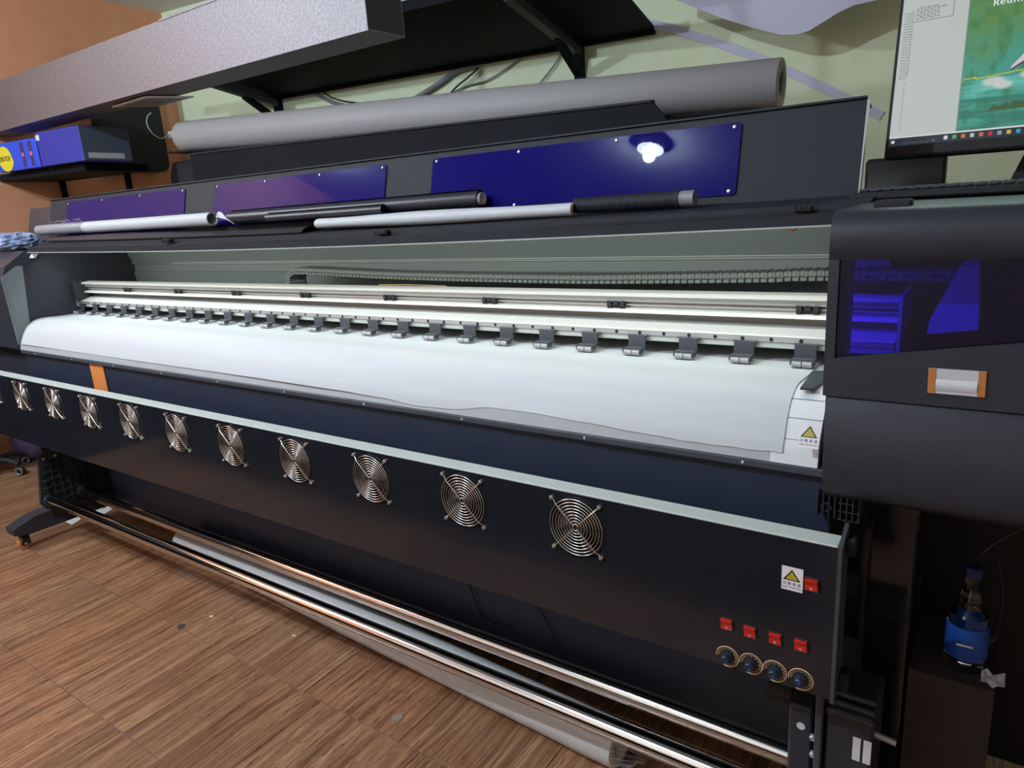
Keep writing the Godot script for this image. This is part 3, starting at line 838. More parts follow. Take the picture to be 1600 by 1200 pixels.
func build_stand() -> void:
	# right leg
	part("leg", G.new().span(V(-0.172, -1.33, -1.56), V(-0.092, -0.5, -1.4), 0.004), M.black, printer)
	part("leg_gusset", G.new().prism(P2([-0.245, -0.93, -0.172, -0.93, -0.172, -0.62]), XY(-1.47), 0.04), M.black, printer)
	part("foot", G.new().span(V(-0.2, -1.36, -2.0), V(-0.06, -1.29, -1.15), 0.012), M.cab, printer)
	# cast bracket under the right end of the bed
	var a := pz(1277, 770, -1.19)
	var b := pz(1340, 820, -1.19)
	var g := G.new()
	g.span(Vector3(a.x, b.y, -1.25), Vector3(b.x, a.y, -1.212), 0.004)
	for k in 8:
		g.span(Vector3(lerpf(a.x, b.x, k / 7.0) - 0.0012, b.y, -1.213), Vector3(lerpf(a.x, b.x, k / 7.0) + 0.0012, a.y, -1.194), 0.0006)
	for k in 4:
		g.span(Vector3(lerpf(a.x, b.x, 0.5), lerpf(a.y, b.y, k / 3.0) - 0.0012, -1.213), Vector3(b.x, lerpf(a.y, b.y, k / 3.0) + 0.0012, -1.196), 0.0006)
	g.lathe([Vector2(0.009, -0.02), Vector2(0.009, 0.0), Vector2(0.006, 0.0), Vector2(0.006, -0.01), Vector2(0, -0.01)], 14, Transform3D(Basis(Vector3(1, 0, 0), Vector3(0, 0, 1), Vector3(0, -1, 0)), Vector3(a.x + 0.014, (a.y + b.y) * 0.5 - 0.004, -1.196)))
	part("cast_bracket", g, M.cab, printer)
	# take-up tubes
	for q in [[-1.203, -1.185], [-1.342, -1.2]]:
		part("take_up_tube", G.new().tube([V(-3.52, q[1], q[0]), V(-0.24, q[1], q[0])], 0.0245, 40), M.chrome, printer, "long polished chrome tube")
	# take-up drive at the right end
	var mx := pz(1232, 1105, -1.2)
	part("drive_motor", G.new().tube([Vector3(mx.x - 0.045, mx.y, -1.24), Vector3(mx.x + 0.0, mx.y, -1.24)], 0.026, 24).tube([Vector3(mx.x, mx.y, -1.24), Vector3(mx.x + 0.03, mx.y - 0.004, -1.24)], 0.021, 24), M.rubber, printer)
	var pa := pz(1233, 1098, -1.16)
	var pb := pz(1266, 1200, -1.16)
	part("drive_plate", G.new().span(Vector3(pa.x, pb.y - 0.1, -1.40), Vector3(pb.x, pa.y, -1.16), 0.004), M.cab, printer)
	var sp := pz(1251, 1135, -1.1585)
	part("round_sticker", G.new().lathe([Vector2(0.0075, 0.0), Vector2(0.0075, 0.0006), Vector2(0.0, 0.0006)], 20, Transform3D(Basis(Vector3(1, 0, 0), Vector3(0, 0, 1), Vector3(0, -1, 0)), Vector3(sp.x, sp.y, -1.1598))), M.media, printer, "small round white sticker")
	var ba := pz(1275, 1085, -1.15)
	part("drive_strut", G.new().span(Vector3(ba.x, 0.02, -1.17), Vector3(ba.x + 0.0125, ba.y, -1.15), 0.002), M.plastic, printer)
	var ha := pz(1290, 1105, -1.15)
	var hb := pz(1362, 1150, -1.15)
	var hg := G.new()
	hg.span(Vector3(ha.x, 0.06, -1.30), Vector3(hb.x, hb.y + 0.02, -1.16), 0.004)
	for k in 3:
		hg.tube([Vector3(ha.x, hb.y + 0.012 + 0.012 * k, -1.165 - 0.012 * k), Vector3(hb.x, hb.y + 0.012 + 0.012 * k, -1.165 - 0.012 * k)], 0.007, 10)
	part("drive_housing", hg, M.cab, printer)
	var la := pz(1333, 1151, -1.1585)
	var lb := pz(1360, 1197, -1.1585)
	for f in [0.0, 0.56]:
		part("white_sticker", G.new().span(Vector3(lerpf(la.x, lb.x, f), lb.y, -1.1595), Vector3(lerpf(la.x, lb.x, f + 0.42), la.y, -1.1585), 0.0004), M.media, printer)
	for q in [[1270, 1152], [1270, 1178]]:
		var p := pz(q[0], q[1], -1.158)
		part("bolt", G.new().lathe([Vector2(0.006, 0), Vector2(0.006, 0.006), Vector2(0.004, 0.009), Vector2(0, 0.009)], 10, Transform3D(Basis(Vector3(1, 0, 0), Vector3(0, 0, 1), Vector3(0, -1, 0)), Vector3(p.x, p.y, -1.1605))), M.steel, printer)
	var kp := pz(1396, 1160, -1.2)
	part("chrome_knob", G.new().tube([kp + Vector3(-0.03, 0.004, 0), kp + Vector3(0.004, 0, 0)], 0.006, 12), M.steel, printer)
	# left end: ribbed casting, foot, caster
	var xb := -3.55
	var pts := P2([-1.235, -1.23, -1.185, -1.23, -1.165, -1.20, -1.20, -0.985, -1.225, -0.965, -1.275, -0.965, -1.30, -0.985, -1.37, -1.16, -1.37, -1.22])
	var cb := part("take_up_casting", G.new().prism(pts, XZ(xb), 0.02), M.rubber, printer, "black ribbed casting holding the tubes")
	for k in 6:
		var y := -1.20 + 0.035 * k
		part("rib", G.new().span(V(xb + 0.018, y - 0.003, -1.33 + 0.014 * k), V(xb + 0.034, y + 0.003, -1.175 - 0.005 * k), 0.001), M.rubber, cb)
	for k in 5:
		part("rib", G.new().span(V(xb + 0.018, -1.225, -1.335 + 0.033 * k), V(xb + 0.032, -1.10 + (0.09 if k in [2, 3] else 0.0), -1.329 + 0.033 * k), 0.001), M.rubber, cb)
	for q in [[-1.215, -0.995], [-1.265, -0.995]]:
		part("bolt", G.new().tube([V(xb + 0.019, q[1], q[0]), V(xb + 0.026, q[1], q[0])], 0.006, 10), M.steel, cb)
	for z in [-1.203, -1.342]:
		part("tube_socket", G.new().tube([V(xb + 0.015, -1.1925, z), V(xb + 0.045, -1.1925, z)], 0.031, 20), M.rubber, cb)
	part("leg", G.new().span(V(-3.66, -1.31, -1.56), V(-3.58, -0.6, -1.4), 0.004), M.black, printer)
	part("foot", G.new().prism(P2([-2.0, -1.335, -2.0, -1.275, -1.30, -1.25, -1.14, -1.255, -1.045, -1.285, -1.045, -1.315, -1.10, -1.33]), XZ(-3.65), 0.085), M.cab, printer)
	part("stand_side", G.new().span(V(-3.605, -1.30, -1.76), V(-3.592, -0.84, -1.24)), M.beam_navy, printer)
	part("foot_stay", G.new().prism(P2([-1.40, -1.275, -1.20, -1.275, -1.21, -1.20, -1.36, -1.20]), XZ(xb - 0.05), 0.05), M.rubber, printer)
	for q in [[-3.605, -1.085, 1.0], [-3.605, -1.93, 0.0], [-0.13, -1.2, 0.0], [-0.13, -1.93, 0.0]]:
		var c := V(q[0], -1.372, q[1])
		var wm := mat(rgb(206, 128, 74), 0.45)
		var ca := group_part("caster", printer, Transform3D(Basis.IDENTITY, c))
		part("wheel", G.new().lathe([Vector2(0.012, -0.011), Vector2(0.025, -0.011), Vector2(0.028, -0.008), Vector2(0.028, 0.008), Vector2(0.025, 0.011), Vector2(0.012, 0.011)], 28, Transform3D(Basis(Vector3(0, 1, 0), Vector3(1, 0, 0), Vector3(0, 0, 1)), c)), wm, ca, "orange caster wheel")
		part("wheel_hub", G.new().lathe([Vector2(0.0, -0.0125), Vector2(0.014, -0.0125), Vector2(0.014, 0.0125), Vector2(0.0, 0.0125)], 18, Transform3D(Basis(Vector3(0, 1, 0), Vector3(1, 0, 0), Vector3(0, 0, 1)), c)), M.rubber, ca)
		part("fork", G.new().box(c + Vector3(0.017, 0.018, -0.006), Vector3(0.006, 0.05, 0.03), 0.002).box(c + Vector3(-0.017, 0.016, -0.006), Vector3(0.006, 0.05, 0.03), 0.002).box(c + Vector3(0, 0.036, -0.006), Vector3(0.04, 0.014, 0.036), 0.003), M.rubber, ca)
		part("axle_bolt", G.new().tube([c + Vector3(-0.022, 0, 0), c + Vector3(0.022, 0, 0)], 0.006, 10), M.steel, ca)

# ---------------------------------------------------------------- sheets and rolls
func roll_mesh(a: Vector3, b: Vector3, r0: float, r1: float, core: float) -> G:   # a rolled length: outer skin, flat ends with a core hole and a free edge
	var g := G.new(a)
	var n := 40
	var d := (b - a)
	var fr := frame_to(a, d)
	var L := d.length()
	g.lathe([Vector2(core, 0.05), Vector2(core, 0.0), Vector2(r0 - 0.002, 0.0), Vector2(r0, 0.002), Vector2(r1, L - 0.002), Vector2(r1 - 0.002, L), Vector2(core, L), Vector2(core, L - 0.05)], n, fr)
	return g
func scroll_mesh(a: Vector3, b: Vector3, r: float, turns: float, gap: float, th: float) -> G:   # loosely rolled sheet, its spiral showing at the ends
	var d := b - a
	var fr := frame_to(a, d)
	var L := d.length()
	var n := int(turns * 28)
	var rows := []
	for i in n + 1:
		var f := float(i) / n
		var ang := f * turns * TAU
		var rr := r - gap * f * turns
		rows.append([fr * Vector3(cos(ang) * rr, 0, sin(ang) * rr), fr * Vector3(cos(ang) * rr, L * 0.5, sin(ang) * rr), fr * Vector3(cos(ang) * rr, L, sin(ang) * rr)])
	var g := G.new(a)
	for i in n:
		var p: Array = rows[i]
		var q: Array = rows[i + 1]
		var ctr := fr * Vector3(0, L * 0.5, 0)
		for j in 2:
			var nn: Vector3 = (p[1] + q[1]) * 0.5 - ctr
			g.qn(p[j], p[j + 1], q[j + 1], q[j], nn, 1)
			var s := nn.normalized() * th
			g.qn(p[j] - s, p[j + 1] - s, q[j + 1] - s, q[j] - s, -nn, 2)
		for j in [0, 2]:
			var nn: Vector3 = ((p[1] + q[1]) * 0.5 - ctr).normalized() * th
			g.qn(p[j], q[j], q[j] - nn, p[j] - nn, d if j == 2 else -d)
	return g

func build_media() -> void:
	# printed sheet hanging over the bed
	var prof := profile_pts()
	var edge := [[-3.405, -0.4505], [-2.524, -0.453], [-1.787, -0.453], [-1.452, -0.455], [-1.261, -0.459], [-1.152, -0.4665], [-1.05, -0.4635], [-0.921, -0.447], [-0.818, -0.4465], [-0.676, -0.451], [-0.562, -0.456], [-0.457, -0.459], [-0.373, -0.458], [-0.293, -0.456]]
	var lens := [0.0]
	for i in range(1, prof.size()): lens.append(lens[-1] + prof[i].distance_to(prof[i - 1]))
	var rows := []
	var cols := 150
	for i in cols + 1:
		var x := lerpf(-3.405, -0.293, float(i) / cols)
		var ye := -0.455
		for k in edge.size() - 1:
			if x >= edge[k][0] and x <= edge[k + 1][0]:
				ye = lerpf(edge[k][1], edge[k + 1][1], smoothstep(0, 1, (x - edge[k][0]) / (edge[k + 1][0] - edge[k][0])))
		if x > -0.6: ye += 0.0009 * sin(x * 95.0) * smoothstep(-0.6, -0.45, x)
		var le := 0.0
		for k in range(1, prof.size()):
			if prof[k - 1].y >= ye and prof[k].y <= ye and prof[k].y < -0.38:
				le = lerpf(lens[k - 1], lens[k], (prof[k - 1].y - ye) / (prof[k - 1].y - prof[k].y))
		var row := []
		for j in 41:
			var s := le * j / 40.0
			var k := 1
			while k < prof.size() - 1 and lens[k] < s: k += 1
			var f: float = (s - lens[k - 1]) / (lens[k] - lens[k - 1])
			var p: Vector2 = prof[k - 1].lerp(prof[k], f)
			var t: Vector2 = (prof[k] - prof[k - 1]).normalized()
			var nn := Vector2(-t.y, t.x)
			if nn.x < 0 and nn.y < 0: nn = -nn
			if nn.y < 0: nn = -nn
			var amt := 0.0024 + 0.0045 * pow(j / 40.0, 3.0) * (0.4 + 0.6 * sin(x * 3.1 + 0.6)) + 0.0012 * sin(x * 7.0) * smoothstep(0.5, 0.9, j / 40.0)
			p += nn * maxf(amt, 0.0018)
			row.append(V(x, p.y, p.x))
		rows.append(row)
	var g := G.new(V(-1.85, -0.357, -1.4))
	g.sheet(rows, Vector3(0, 0.0006, 0.0005))
	solo("vinyl_sheet", g, M.white_paper, "wide blank white vinyl sheet lying over the print bed, wavy lower edge", "sheet")
	# rolls on top of the hood
	var a := V(-3.50, 0.0125, -1.405)
	var b := V(-2.19, 0.0085, -1.405)
	var t := thing("rolled_paper", "slim white paper roll with grey wrapped end on the printer hood", "paper roll", a)
	part("wrapped_end", _zero(roll_mesh(a, V(-3.06, 0.0115, -1.405), 0.0215, 0.0215, 0.004)), mat(rgb(140, 138, 142), 0.5), t)
	var sg := scroll_mesh(V(-3.07, 0.0115, -1.405), b, 0.0235, 2.6, 0.0022, 0.0007); sg.off = Vector3.ZERO
	t.add_child(_fix(sg, "white_scroll", M.white_paper, V(-3.07, 0.0115, -1.405)))
	var flap := []
	for k in 7:
		var f := k / 6.0
		flap.append([V(-2.19 + 0.07 * f * (1.0 - 0.4 * f), 0.031 - 0.008 * f - 0.012 * f * f, -1.43 + 0.006 * f), V(-2.19 + 0.115 * f, 0.012 - 0.026 * f * f, -1.417 + 0.01 * f)])
	part("loose_flap", G.new().sheet(flap, Vector3(0, 0.0006, 0.0)), M.media, t)
	var fl := G.new()
	var rng := RandomNumberGenerator.new(); rng.seed = 12
	for k in 9:
		var p := V(-3.36 + 0.03 * k, 0.034, -1.405 + rng.randf_range(-0.01, 0.01))
		var pts := []
		for j in 7: pts.append(p + Vector3(0.012 * j - 0.03 + rng.randf_range(-0.006, 0.006), 0.018 * sin(PI * j / 6.0) * rng.randf_range(0.4, 1.0), rng.randf_range(-0.008, 0.008)))
		fl.tube(pts, 0.0011, 4)
	part("torn_film", fl, M.film, t, "crumpled clear film")
	# black vinyl lying flat
	var base := V(-2.1, -0.03, -1.41)
	var rowsb := []
	for i in 30:
		var x := lerpf(-3.33, -1.68, i / 29.0)
		var row := []
		for j in 9:
			var f := j / 8.0
			row.append(V(x, -0.0305 - 0.013 * sin(PI * (x + 3.4) / 3.2) + 0.02 * pow(sin(PI * f), 0.6) * (0.75 + 0.2 * sin(x * 4.0)), -1.352 - 0.085 * f))
		rowsb.append(row)
	var gb := G.new(base); gb.sheet(rowsb, Vector3(0, 0.004, 0))
	solo("black_vinyl_sheet", gb, M.vinyl_black, "flattened black vinyl sheet under the slim white roll on the printer hood", "sheet")
	var gs := scroll_mesh(V(-2.13, 0.008, -1.437), V(-1.09, 0.0105, -1.437), 0.0225, 2.4, 0.0028, 0.0008)
	var blk := solo("rolled_vinyl", gs, M.vinyl_black, "rolled black vinyl with pale inner end leaning against the blue lid windows", "vinyl roll", "")
	blk.position = gs.off
	var inner := scroll_mesh(V(-1.35, 0.0105, -1.437), V(-1.083, 0.0105, -1.437), 0.0165, 1.6, 0.003, 0.0008)
	part("inner_liner", _zero(inner), M.media, blk, "pale backing of the vinyl")
	var gc := scroll_mesh(V(-1.9, 0.0, -1.407), V(-1.39, 0.001, -1.40), 0.0145, 1.5, 0.003, 0.0008)
	solo("rolled_vinyl", gc, M.vinyl_black, "short thin black vinyl roll tucked beside the longer black roll", "vinyl roll")
	var wp := thing("rolled_paper", "flattened white paper roll on the hood in front of the black rolls", "paper roll", V(-1.62, -0.022, -1.385))
	var gw := G.new()
	var ring := []
	for i in 2:
		pass
	var rw := []
	for i in 26:
		var x := lerpf(-1.635, -0.795, (i - 5) / 20.0) if i >= 5 else -1.652 + 0.0034 * i
		var row := []
		var r := 0.0165 * sqrt(1.0 - pow(maxf(0.0, 1.0 - i / 5.0), 2.0) * 0.96) * (1.0 + 0.12 * sin(x * 9.0))
		for k in 21:
			var an := TAU * k / 20.0
			row.append(V(x, -0.0265 + sin(an) * r * 0.95, -1.385 + cos(an) * r * 1.15))
		rw.append(row)
	for i in 25:
		for k in 20:
			gw.qn(rw[i][k], rw[i][k + 1], rw[i + 1][k + 1], rw[i + 1][k], (rw[i][k] + rw[i + 1][k + 1]) * 0.5 - V(rw[i][k].x, -0.0265, -1.385), 1)
	part("outer_sheet", gw, M.white_paper, wp)
	part("cardboard_core", _zero(scroll_mesh(V(-0.9, -0.0265, -1.385), V(-0.792, -0.0265, -1.385), 0.015, 2.0, 0.002, 0.0012)), mat(rgb(150, 138, 132), 0.7), wp, "greyish cardboard core")
	var dk := thing("rolled_banner", "dark grey ribbed roll with pale tube end at the right of the hood", "vinyl roll", V(-0.8, -0.018, -1.40))
	var dg := G.new()
	dg.tube([V(-0.80, -0.0195, -1.40), V(-0.56, -0.0185, -1.40)], 0.0165, 28)
	for k in 34: dg.tube([V(-0.79 + 0.0066 * k, -0.0195, -1.40), V(-0.7875 + 0.0066 * k, -0.0195, -1.40)], 0.0172, 24)
	part("ribbed_body", dg, M.lidgrey, dk)
	part("band", G.new().tube([V(-0.564, -0.0185, -1.40), V(-0.556, -0.0185, -1.40)], 0.0182, 24), M.rubber, dk)
	part("tube_end", G.new().tube([V(-0.557, -0.0185, -1.40), V(-0.525, -0.0185, -1.40)], 0.0158, 24), mat(rgb(120, 122, 124), 0.5), dk)
	# big roll on its tray behind the lid
	var ra := pd(1221, 131, 2.20)
	var rb := pd(289, 214, 3.72)
	var big := thing("media_roll", "big grey-white media roll with dark core lying behind the printer lid", "media roll", rb)
	part("wound_media", _zero(roll_mesh(rb, ra, 0.077, 0.077, 0.036)), M.roll_grey, big)
	part("core_tube", _zero(roll_mesh(rb + (ra - rb) * 0.004, ra - (ra - rb) * 0.002, 0.0365, 0.0365, 0.030)), mat(rgb(96, 92, 92), 0.7), big, "dark cardboard core")
	# black tray
	var axis := (ra - rb).normalized()
	var fw := axis.cross(Vector3.UP).normalized()
	if fw.z < 0: fw = -fw
	var upv := fw.cross(axis).normalized()
	if upv.y < 0: upv = -upv
	var ta := pd(1021, 158, 2.24)
	var tb := pd(300, 241, 3.55)
	var tr := thing("media_tray", "long black tray behind the printer lid carrying the big media roll", "tray", Vector3(-1.9, 1.25, -2.15))
	var tbs := Basis((ta - tb).normalized(), Vector3.UP, Vector3.ZERO)
	var tx := (ta - tb).normalized()
	var tz := tx.cross(Vector3.UP).normalized()
	var ty := tz.cross(tx).normalized()
	var tl := (ta - tb).length()
	var tf := Transform3D(Basis(tx, ty, tz), tb)
	part("front_board", G.new().prism(P2([0, 0, tl, 0, tl + 0.09, -0.11, tl + 0.09, -0.36, 0, -0.36]), tf, 0.012), M.shelf, tr)
	part("top_lip", G.new().prism(P2([0, -0.004, tl, -0.004, tl, 0.0035, 0, 0.0035]), tf * Transform3D(Basis.IDENTITY, Vector3(0, 0, -0.012)), 0.03), M.lidgrey, tr)
	part("tray_floor", G.new().prism(P2([0, 0, tl + 0.5, 0, tl + 0.5, 0.008, 0, 0.008]), Transform3D(Basis(axis, upv, -fw * -1.0), rb - upv * 0.0855 - fw * 0.12), 0.24), M.shelf, tr)
	for f in [0.08, 0.5, 0.92]:
		var p := rb.lerp(ra, f) - upv * 0.09
		part("leg", G.new().span(Vector3(p.x - 0.03, 0.0, p.z - 0.05), Vector3(p.x + 0.03, p.y, p.z + 0.03), 0.004), M.shelf, tr)

func _zero(g: G) -> G:   # put vertices back into world coordinates
	var m := G.new()
	var arr := g.done()
	m.st.append_from(arr, 0, Transform3D(Basis.IDENTITY, g.off))
	return m
func _fix(g: G, called: String, m: Material, off: Vector3) -> MeshInstance3D:
	var o := MeshInstance3D.new(); o.name = called; o.material_override = m; o.mesh = g.done(); o.position = off - V(-3.50, 0.0125, -1.405)
	return o

# ---------------------------------------------------------------- computer
func screen_image() -> ImageTexture:
	var w := 640
	var h := 376
	var im := Image.create(w, h, false, Image.FORMAT_RGB8)
	var n := FastNoiseLite.new(); n.seed = 3; n.frequency = 0.012; n.fractal_octaves = 4
	im.fill(rgb(206, 214, 210))
	for y in h - 22:
		for x in range(136, w):
			var f := float(y) / (h - 22)
			var c := rgb(104, 150, 84).lerp(rgb(80, 168, 150), smoothstep(0.15, 0.75, f + 0.25 * n.get_noise_2d(x, y)))
			if f < 0.35: c = c.lerp(rgb(80, 178, 196), smoothstep(0.0, 0.6, n.get_noise_2d(x * 0.7 + 90, y) + 0.35 - f + (x - 320) / 900.0))
			c = c.lerp(rgb(56, 120, 70), clampf(n.get_noise_2d(x * 2.2, y * 1.2 + 500) * 0.9, 0, 0.6))
			if f > 0.68: c = c.lerp(rgb(126, 216, 206), clampf(0.6 + n.get_noise_2d(x * 0.6, y * 3.0) - absf(f - 0.72) * 7.0, 0, 0.9))
			if f > 0.8: c = c.lerp(rgb(56, 128, 112), clampf(0.5 + n.get_noise_2d(x * 0.7 + 40, y * 4.0) * 1.4, 0, 0.75))
			im.set_pixel(x, y, c)
	for q in [[196, 248, 27, 13], [214, 258, 22, 11], [262, 240, 24, 12], [330, 246, 30, 14]]:
		for y in range(-q[3], q[3]):
			for x in range(-q[2], q[2]):
				var r := sqrt(pow(float(x) / q[2], 2) + pow(float(y) / q[3], 2))
				if r < 1.0:
					var p := Vector2i(q[0] + x, q[1] + y)
					im.set_pixelv(p, im.get_pixelv(p).lerp(rgb(226, 226, 222), clampf((1.0 - r) * 2.2, 0, 0.9)))
	for i in 60:   # the bird's pale pink bill, widening to the right
		var f := i / 60.0
		var yc := 224.0 - 50.0 * f
		im.fill_rect(Rect2i(226 + i, int(yc - 4 - 24 * f), 1, int(6 + 34 * f)), rgb(232, 214, 234))
		im.fill_rect(Rect2i(226 + i, int(yc + 2 + 9 * f), 1, 4), rgb(70, 66, 90))
		if i > 36: im.fill_rect(Rect2i(226 + i, int(yc - 14 * f), 1, 9), rgb(208, 120, 178))
	im.fill_rect(Rect2i(286, 120, 120, 80), rgb(232, 190, 220))
	im.fill_rect(Rect2i(292, 250, 8, 60), rgb(190, 60, 120))
	for i in 90:
		var hh := 5.0 + 9.0 * sin(PI * i / 90.0) + 14.0 * n.get_noise_2d(i * 4.0, 7.0)
		im.fill_rect(Rect2i(190 + i, int(316 - hh), 1, int(maxf(hh, 2.0))), rgb(66, 104, 66).lerp(rgb(96, 120, 70), absf(n.get_noise_2d(i * 9.0, 70.0))))
	line(im, Vector2(138, 236), Vector2(160, 236), rgb(226, 220, 60), 2)
	line(im, Vector2(160, 233), Vector2(164, 239), rgb(226, 220, 60), 2)
	line(im, Vector2(166, 238), Vector2(420, 214), rgb(226, 220, 60), 2)
	var ln := rgb(96, 104, 106)
	im.fill_rect(Rect2i(134, 0, 2, h - 22), rgb(150, 158, 158))
	for i in 26:
		im.fill_rect(Rect2i(6, 60 + i * 6 + i / 6, 16, 1), ln); im.fill_rect(Rect2i(22 + (i % 3), 54 + i * 6, 1, 5), ln)
	for i in 20: im.fill_rect(Rect2i(18, 226 + i * 6, 4, 1), ln)
	for r in 6:
		for c in 7: im.fill_rect(Rect2i(30 + c * 7, 50 + r * 5, 5, 1 + (r + c) % 2), ln)
	im.fill_rect(Rect2i(26, 82, 78, 1), ln); im.fill_rect(Rect2i(104, 42, 1, 40), ln); im.fill_rect(Rect2i(80, 54, 10, 2), rgb(90, 110, 220))
	im.fill_rect(Rect2i(0, h - 22, w, 4), rgb(232, 236, 234))
	im.fill_rect(Rect2i(0, h - 18, w, 18), rgb(44, 52, 64))
	var cols := [rgb(230, 230, 232), rgb(90, 190, 90), rgb(220, 130, 50), rgb(200, 220, 190), rgb(230, 110, 70), rgb(220, 50, 60), rgb(150, 170, 200), rgb(226, 190, 90), rgb(50, 170, 200), rgb(200, 90, 60)]
	for i in 10: im.fill_rect(Rect2i(112 + i * 17, h - 14, 8, 9), cols[i])
	im.fill_rect(Rect2i(5, h - 13, 7, 7), rgb(235, 238, 240))
	return ImageTexture.create_from_image(im)
func letters(s: String, size: float, m: Material, parent: Node3D, at: Transform3D) -> void:
	var f := SystemFont.new(); f.font_names = PackedStringArray(["Droid Sans"]); f.font_weight = 700
	var t := TextMesh.new(); t.text = s; t.font = f; t.font_size = 32; t.pixel_size = size / 32.0; t.depth = 0.0006
	t.horizontal_alignment = HORIZONTAL_ALIGNMENT_LEFT
	inst("lettering", t, m, parent, at)
func build_computer() -> void:
	var bl := pd(1381, 247, 1.4)
	var tilt := deg_to_rad(16.5)
	var yaw := Basis(Vector3.UP, 0.0)
	var bs := yaw * Basis(Vector3(1, 0, 0), Vector3(0, cos(tilt), -sin(tilt)), Vector3(0, sin(tilt), cos(tilt)))
	var fr := Transform3D(bs, bl)
	var W := 0.545
	var Hh := 0.338
	var t := thing("computer_monitor", "flat black monitor on the right end housing showing a bird photo on green", "monitor", Vector3(bl.x + W * 0.5, EYE - 0.04, bl.z - 0.08))
	part("casing", G.new().box(fr * Vector3(W * 0.5, Hh * 0.5, -0.012), Vector3(W, Hh, 0.024), 0.003, bs), M.rubber, t)
	var sm := mat(Color(0.02, 0.02, 0.02), 0.35); sm.emission_enabled = true; sm.emission_operator = BaseMaterial3D.EMISSION_OP_MULTIPLY; sm.emission = Color.WHITE; sm.emission_texture = screen_image(); sm.emission_energy_multiplier = 0.72
	var g := G.new()
	g.quv(fr * Vector3(0.006, 0.022, 0.0004), fr * Vector3(W - 0.006, 0.022, 0.0004), fr * Vector3(W - 0.006, Hh - 0.006, 0.0004), fr * Vector3(0.006, Hh - 0.006, 0.0004), bs.z)
	part("screen", g, sm, t, "lit screen with grey panel and green bird picture")
	area_light("monitor_screen_glow", fr * Vector3(W * 0.5, Hh * 0.53, 0.004), Vector2(W - 0.02, Hh - 0.04), 0.05, Color(0.86, 1.0, 0.97), -(-bs.z))
	letters("Redin", 0.017, mat(rgb(236, 244, 240), 0.5), t, fr * Transform3D(Basis.IDENTITY, Vector3(0.155, 0.2745, 0.0006)))
	letters("Type here to search", 0.0058, mat(rgb(170, 176, 184), 0.5), t, fr * Transform3D(Basis.IDENTITY, Vector3(0.03, 0.0265, 0.0006)))
	var na := pz(1590, 246, bl.z - 0.05)
	part("stand_neck", G.new().prism(P2([0.0, 0.0, 0.03, 0.0, 0.1, 0.16, 0.06, 0.16]), Transform3D(Basis.IDENTITY, Vector3(pz(1572, 290, bl.z - 0.09).x, EYE - 0.04, bl.z - 0.10)), 0.03), M.rubber, t)
	part("stand_foot", G.new().box(Vector3(bl.x + W * 0.5, EYE - 0.035, bl.z - 0.05), Vector3(0.2, 0.01, 0.16), 0.003), M.rubber, t)
	# black box behind, left of the stand
	var ba := pz(1352, 180, -1.9)
	solo("speaker_box", G.new(Vector3(-0.2, EYE - 0.04, -1.84)).span(Vector3(pz(1352, 300, -1.73).x, EYE - 0.04, -1.75), Vector3(pz(1476, 300, -1.73).x, EYE + 0.035, -1.71), 0.006), M.vinyl_black, "low black box behind the keyboard under the monitor", "box")
	# keyboard
	var k := thing("keyboard", "black keyboard lying on the right end housing in front of the monitor", "keyboard", V(-0.02, -0.04, -1.46))
	part("keyboard_body", G.new().box(V(-0.02, -0.0335, -1.465), Vector3(0.44, 0.013, 0.14), 0.003), M.rubber, k)
	var key := G.new().box(Vector3(0, 0.003, 0), Vector3(0.0155, 0.006, 0.0155), 0.0022).done()
	for r in 5:
		for c in 22:
			inst("key", key, M.plastic, k, Transform3D(Basis.IDENTITY, V(-0.222 + 0.019 * c + 0.004 * (r % 2), -0.0268, -1.42 - 0.022 * r)))

